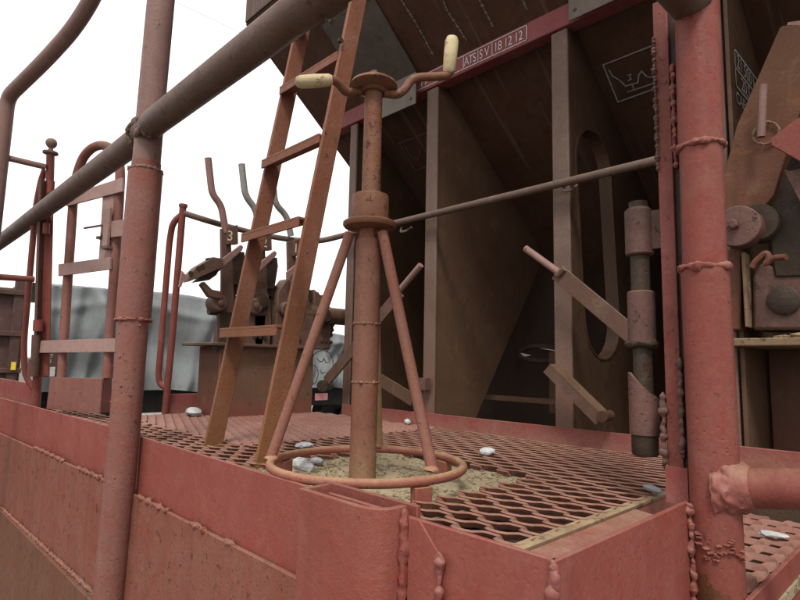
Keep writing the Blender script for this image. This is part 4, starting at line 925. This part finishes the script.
# ================================================================== LADDER
ld = Thing('access_ladder', 'rusty flat-bar ladder leaning up to the hopper', 'ladder', (-1.36, .74, 0))
A0, A1 = (-1.500, 0.743, 0.001), (-1.500, 1.011, 1.550)
B0, B1 = (-1.190, 0.723, -0.001), (-1.190, 0.975, 1.371)
def stringer(a, b, nm):
    a, b = Vector(a), Vector(b); d = (b-a).normalized(); wv = Vector((1, 0, 0)); tv = d.cross(wv).normalized()
    m_ = MB(); m_.bar(a-d*.02, b+d*.12, wv*.012, tv*.052); return ld.part('stringer', m_, 'ladder', bevel=.0015)
stringer(A0, A1, 'a'); stringer(B0, B1, 'b')
for (l, r) in (((-1.494, 0.771, 0.321), (-1.196, 0.760, 0.333)), ((-1.494, 0.827, 0.614), (-1.196, 0.806, 0.611)), ((-1.494, 0.886, 0.859), (-1.196, 0.856, 0.850)), ((-1.494, 0.936, 1.126), (-1.196, 0.908, 1.099)), ((-1.494, 0.971, 1.366), (-1.196, 0.944, 1.319))):
    l, r = Vector(l), Vector(r); zz = (l.z+r.z)/2; yy = (l.y+r.y)/2
    m_ = MB(); m_.box((-1.494, yy-.026, zz-.004), (-1.196, yy+.026, zz+.003)); m_.box((-1.494, yy-.026, zz-.024), (-1.196, yy-.020, zz-.0042)); ld.part('rung', m_, 'ladder', bevel=.001)
for p_ in (A0, B0):
    m_ = MB(); m_.box((p_[0]-.03, p_[1]-.03, -.012), (p_[0]+.012, p_[1]+.04, .002)); ld.part('foot', m_, 'ladder')
m_ = MB(); m_.lathe(off((-1.190, 0.895, 1.139), .006), (1, 0, 0), [(.008, 0), (.008, .010)], 6); ld.part('bolt', m_, 'lever_dark')

# ================================================================== BRAKE STAND
bs = Thing('brake_stand', 'rusty handbrake column with two-handled crank on a tripod ring', 'brake crank', (-.883, .771, -.01))
cx, cy = -.883, .771
tx = -.888
zf = .530
m_ = MB(); m_.lathe((cx-.008, cy, 0), (0, 0, 1), [(.0275, -.015), (.0275, .498), (.0255, .505)], 24); co = bs.part('column', m_, 'brake')
m_ = MB(); m_.lathe((cx-.008, cy, 0), (0, 0, 1), [(.0215, .50), (.0215, zf)], 20); bs.part('neck', m_, 'brake_rust')
m_ = MB(); m_.bead(circle((cx-.008, cy, .322), .0275, n=26), .0022, .9, .006, seed=2, closed=True); bs.part('weld_bead', m_, 'brake', co)
m_ = MB(); m_.bead(circle((cx-.008, cy, .20), .0272, n=26), .0020, .9, .006, seed=4, closed=True); bs.part('weld_bead', m_, 'brake', co)
m_ = MB(); m_.lathe((cx-.006, cy, 0), (0, 0, 1), [(.030, zf-.004), (.055, zf), (.058, zf+.004), (.058, zf+.010), (.054, zf+.013), (.040, zf+.0135)], 30); fl = bs.part('flange', m_, 'brake_rust')
m_ = MB(); m_.lathe((cx-.006, cy, 0), (0, 0, 1), [(.040, zf+.013), (.040, zf+.066), (.038, zf+.072), (.024, zf+.076)], 28); bs.part('collar', m_, 'brake_rust', fl)
m_ = MB(); m_.lathe((cx-.005, cy, 0), (0, 0, 1), [(.0205, zf+.07), (.0195, .845)], 22); bs.part('shaft', m_, 'brake_rust')
ZC = .846
m_ = MB(); m_.lathe((cx-.005, cy, ZC), (0, 0, 1), [(.0265, -.010), (.030, -.004), (.046, .0), (.0525, .006), (.050, .012), (.034, .022), (.020, .026), (.010, .027)], 28); hub = bs.part('crank_hub', m_, 'brake_rust')
m_ = MB(); m_.lathe((cx-.005, cy, ZC+.026), (0, 0, 1), [(.013, 0), (.013, .008), (.0085, .009), (.0085, .015), (.004, .016)], 6); bs.part('nut', m_, 'brake_rust', hub, smooth=False)
# crank arms
arm = [(-0.922, 0.737, 0.836), (-0.925, 0.720, 0.833), (-0.926, 0.703, 0.845), (-0.926, 0.688, 0.849), (-0.933, 0.673, 0.847)]
m_ = MB(); p_ = bend([(-0.906, 0.752, 0.841)]+arm, .02, 4); m_.tube(p_, .0098, 12); bs.part('crank_arm', m_, 'brake_rust', hub)
m_ = MB(); q0, q1 = (-0.968, 0.619, 0.832), (-0.927, 0.687, 0.849)
m_.tube([lerp(q0, q1, t) for t in (0, .04, .12, .5, .9, 1)], [.005, .0105, .0135, .0145, .013, .009], 16); bs.part('grip', m_, 'cream', hub)
arm = [(-0.872, 0.788, 0.837), (-0.856, 0.812, 0.835), (-0.846, 0.827, 0.850), (-0.839, 0.838, 0.875), (-0.829, 0.854, 0.884), (-0.808, 0.888, 0.891), (-0.794, 0.909, 0.896), (-0.787, 0.915, 0.907), (-0.784, 0.914, 0.928)]
m_ = MB(); m_.tube(bend(arm, .022, 4), .0095, 12); bs.part('crank_arm', m_, 'brake_rust', hub)
m_ = MB(); q0, q1 = (-0.790, 0.911, 0.902), (-0.779, 0.909, 0.987)
m_.tube([lerp(q0, q1, t) for t in (0, .08, .5, .86, .96, 1)], [.009, .014, .0155, .0155, .012, .005], 16); bs.part('grip', m_, 'cream', hub)
# tripod legs on the ring
ZRg = .035
for a, b, mt_, r_ in (((-1.031, 0.640, 0.040), (-0.919, 0.741, 0.518), 'leg_brown', .0108), ((-0.740, 0.817, 0.040), (-0.856, 0.778, 0.517), 'leg_brown', .0115), ((-1.024, 0.934, 0.040), (-0.907, 0.797, 0.522), 'leg', .0115)):
    m_ = MB(); m_.tube([a, b], r_, 14); bs.part('tripod_leg', m_, mt_)
m_ = MB(); rr_ = .196
m_.tube(circle((cx+.0, cy+.006, ZRg), rr_, n=72), .0088, 12, closed=True); rg = bs.part('base_ring', m_, 'ring')
for an in (R_(-12), R_(78), R_(205)):
    c_ = Vector((cx+rr_*math.cos(an), cy+.006+rr_*math.sin(an), 0)); u = Vector((math.cos(an), math.sin(an), 0)); v = Vector((-u.y, u.x, 0))
    m_ = MB(); m_.bar(c_+Vector((0, 0, -.02)), c_+Vector((0, 0, .026)), u*.018, v*.036); bs.part('ring_block', m_, 'ring', rg, bevel=.0015)
for k, q in enumerate(((-1.021, 0.634, 0.040), (-0.733, 0.809, 0.040), (-1.012, 0.923, 0.040))):
    m_ = MB(); m_.blob((q[0], q[1], ZRg+.006), (.015, .015, .006), k+4, .4); bs.part('weld_bead', m_, 'ring', rg)

# ================================================================== RIGHT LINKAGE STAND
rl = Thing('linkage_stand', 'rusty brake linkage with bolted disc on a brown base behind the gate post', 'linkage', (-.2, 1.7, -.2))
m_ = MB(); m_.box((-.40, 1.85, -.2), (.5, 1.86, .300)); rl.part('base_panel', m_, 'brown', bevel=.002)
m_ = MB(); m_.box((-.43, 1.600, .302), (.5, 1.98, .322)); rl.part('base_ledge', m_, 'dirt_ledge', bevel=.003)
m_ = MB(); m_.box((-.41, 1.97, .322), (.5, 1.985, .9)); rl.part('back_plate', m_, 'lever_dark')
YM = 1.70
m_ = MB(); m_.prism([(-0.282, 1.600, 1.107), (-0.275, 1.600, 1.109), (-0.240, 1.600, 1.096), (-0.182, 1.600, 1.071), (-0.224, 1.600, 0.945), (-0.259, 1.600, 0.854), (-0.293, 1.600, 0.748), (-0.315, 1.600, 0.677), (-0.338, 1.600, 0.650), (-0.432, 1.600, 0.660), (-0.435, 1.600, 0.715), (-0.388, 1.600, 0.881)], (0, .045, 0)); mp_ = rl.part('lever_plate', m_, 'rusty_orange', bevel=.002)
m_ = MB(); m_.prism([(-0.268, 1.605, 1.109), (-0.265, 1.605, 1.116), (-0.240, 1.605, 1.109), (-0.231, 1.605, 1.138), (-0.178, 1.605, 1.160), (-0.183, 1.605, 1.074)], (0, .03, 0)); rl.part('clevis', m_, 'lever_pink', mp_)
m_ = MB(); m_.tube([(-0.326, 1.555, 0.816), (-0.315, 1.555, 0.948)], .0095, 12); rl.part('peg', m_, 'dusty_pipe', mp_)
m_ = MB(); m_.bead(circle((-0.323, 1.592, 0.837), .028, 'y', 26), .0028, .5, .006, seed=4, closed=True); rl.part('weld_ring', m_, 'dirt_ledge', mp_)
m_ = MB(); m_.prism([(-0.302, 1.535, 0.800), (-0.302, 1.535, 0.783), (-0.242, 1.535, 0.723), (-0.186, 1.535, 0.669), (-0.176, 1.535, 0.854), (-0.250, 1.535, 0.832)], (0, .012, 0)); rl.part('wedge_plate', m_, 'red', mp_, bevel=.0015)
c_ = (-0.386, 1.545, 0.599)
m_ = MB(); m_.lathe(c_, (0, 1, 0), [(.049, 0), (.0515, .002), (.0515, .045)], 36); ds = rl.part('disc', m_, 'hinge', label='round disc with a bolt through its middle')
m_ = MB(); m_.lathe((-0.391, 1.535, 0.603), (0, 1, 0), [(.008, -.010), (.0125, -.008), (.0125, .012)], 6); rl.part('bolt', m_, 'hinge', ds, smooth=False)
m_ = MB(); m_.lathe((-0.352, 1.590, 0.612), (0, 1, 0), [(.045, 0), (.047, .003), (.047, .05)], 24); rl.part('bearing', m_, 'lever_dark', ds)
m_ = MB(); m_.prism([(-0.321, 1.625, 0.762), (-0.197, 1.625, 0.682), (-0.209, 1.625, 0.467), (-0.328, 1.625, 0.474), (-0.337, 1.625, 0.596)], (0, .05, 0)); rl.part('dark_block', m_, 'lever_dark', bevel=.004)
m_ = MB(); m_.prism([(-0.284, 1.570, 0.720), (-0.187, 1.570, 0.726), (-0.194, 1.570, 0.598), (-0.258, 1.570, 0.643)], (0, .03, 0)); rl.part('scrap_link', m_, 'hinge')
m_ = MB(); m_.tube(bend([(-0.364, 1.570, 0.494), (-0.357, 1.570, 0.508), (-0.332, 1.570, 0.530), (-0.325, 1.570, 0.514), (-0.338, 1.570, 0.496), (-0.321, 1.570, 0.513), (-0.289, 1.555, 0.510)], .012, 4), [.0075]*len(bend([(-0.364, 1.570, 0.494), (-0.357, 1.570, 0.508), (-0.332, 1.570, 0.530), (-0.325, 1.570, 0.514), (-0.338, 1.570, 0.496), (-0.321, 1.570, 0.513), (-0.289, 1.555, 0.510)], .012, 4)), 8); rl.part('twisted_cotter', m_, 'rusty_orange')
m_ = MB(); m_.box((-0.393, 1.600, 0.542), off((-0.385, 1.600, 0.350), 0, .05)); rl.part('upright_rib', m_, 'dirt_ledge', bevel=.002)
m_ = MB(); m_.prism([(-0.378, 1.630, 0.485), (-0.359, 1.630, 0.517), (-0.307, 1.630, 0.490), (-0.208, 1.630, 0.499), (-0.217, 1.630, 0.339), (-0.385, 1.630, 0.344)], (0, .12, 0)); cs = rl.part('casting', m_, 'hinge', bevel=.008)
m_ = MB(); m_.lathe((-0.313, 1.620, 0.415), (0, 1, 0), [(.030, 0), (.036, .004), (.036, .03)], 20); rl.part('boss', m_, 'lever_dark', cs)
m_ = MB(); m_.prism([(-0.428, 1.620, 0.555), (-0.397, 1.620, 0.562), (-0.407, 1.620, 0.344), (-0.437, 1.620, 0.345)], (0, .06, 0)); rl.part('side_casting', m_, 'rusty_orange', bevel=.004)
m_ = MB(); rnd = random.Random(14)
for k in range(60):
    m_.blob((rnd.uniform(-.40, -.1), rnd.uniform(1.63, 1.95), .322), (rnd.uniform(.008, .03), rnd.uniform(.008, .03), rnd.uniform(.004, .016)), k, .4, 1)
rl.part('caked_dirt', m_, 'dirt_ledge')

# ================================================================== LOOSE STONES
def stone(q, r, seed, mat, label, lift=.0):
    m_ = MB(); m_.blob((q[0], q[1], q[2]+r[2]*.75), r, seed, .45, 2)
    for v in m_.v: v.z = max(v.z, q[2]-.002)
    single('stone', m_, mat, label, 'stone', (q[0], q[1], q[2]), 'loose ballast stones on the platform', angle=22)
stone((-1.300, 0.914, 0.004), (.036, .022, .010), 11, 'stone_white', 'flat pale stone on the grating just behind the base ring')
stone((-1.102, 0.772, -0.012), (.021, .019, .017), 12, 'stone_white', 'small white stone inside the base ring beside the ladder foot')
stone((-1.157, 0.848, -0.012), (.025, .014, .009), 13, 'stone_grey', 'flat dark grey stone inside the base ring')
stone((-0.916, 1.228, 0.004), (.020, .016, .011), 14, 'stone_white', 'small pale stone on the open grating behind the tripod')
stone((-2.304, 1.045, 0.004), (.042, .03, .022), 15, 'stone_white', 'rounded white stone in the corner by the grab rail')
stone((-1.577, 1.590, 0.004), (.015, .013, .009), 16, 'stone_white', 'little white stone against the rear toe board')
stone((-0.433, 1.104, 0.008), (.012, .010, .006), 17, 'stone_grey', 'tiny grey stone on the grating edge near the gate hinge')
stone((-0.312, 1.402, -0.100), (.03, .016, .006), 18, 'stone_white', 'flat pale stone on the recessed step')
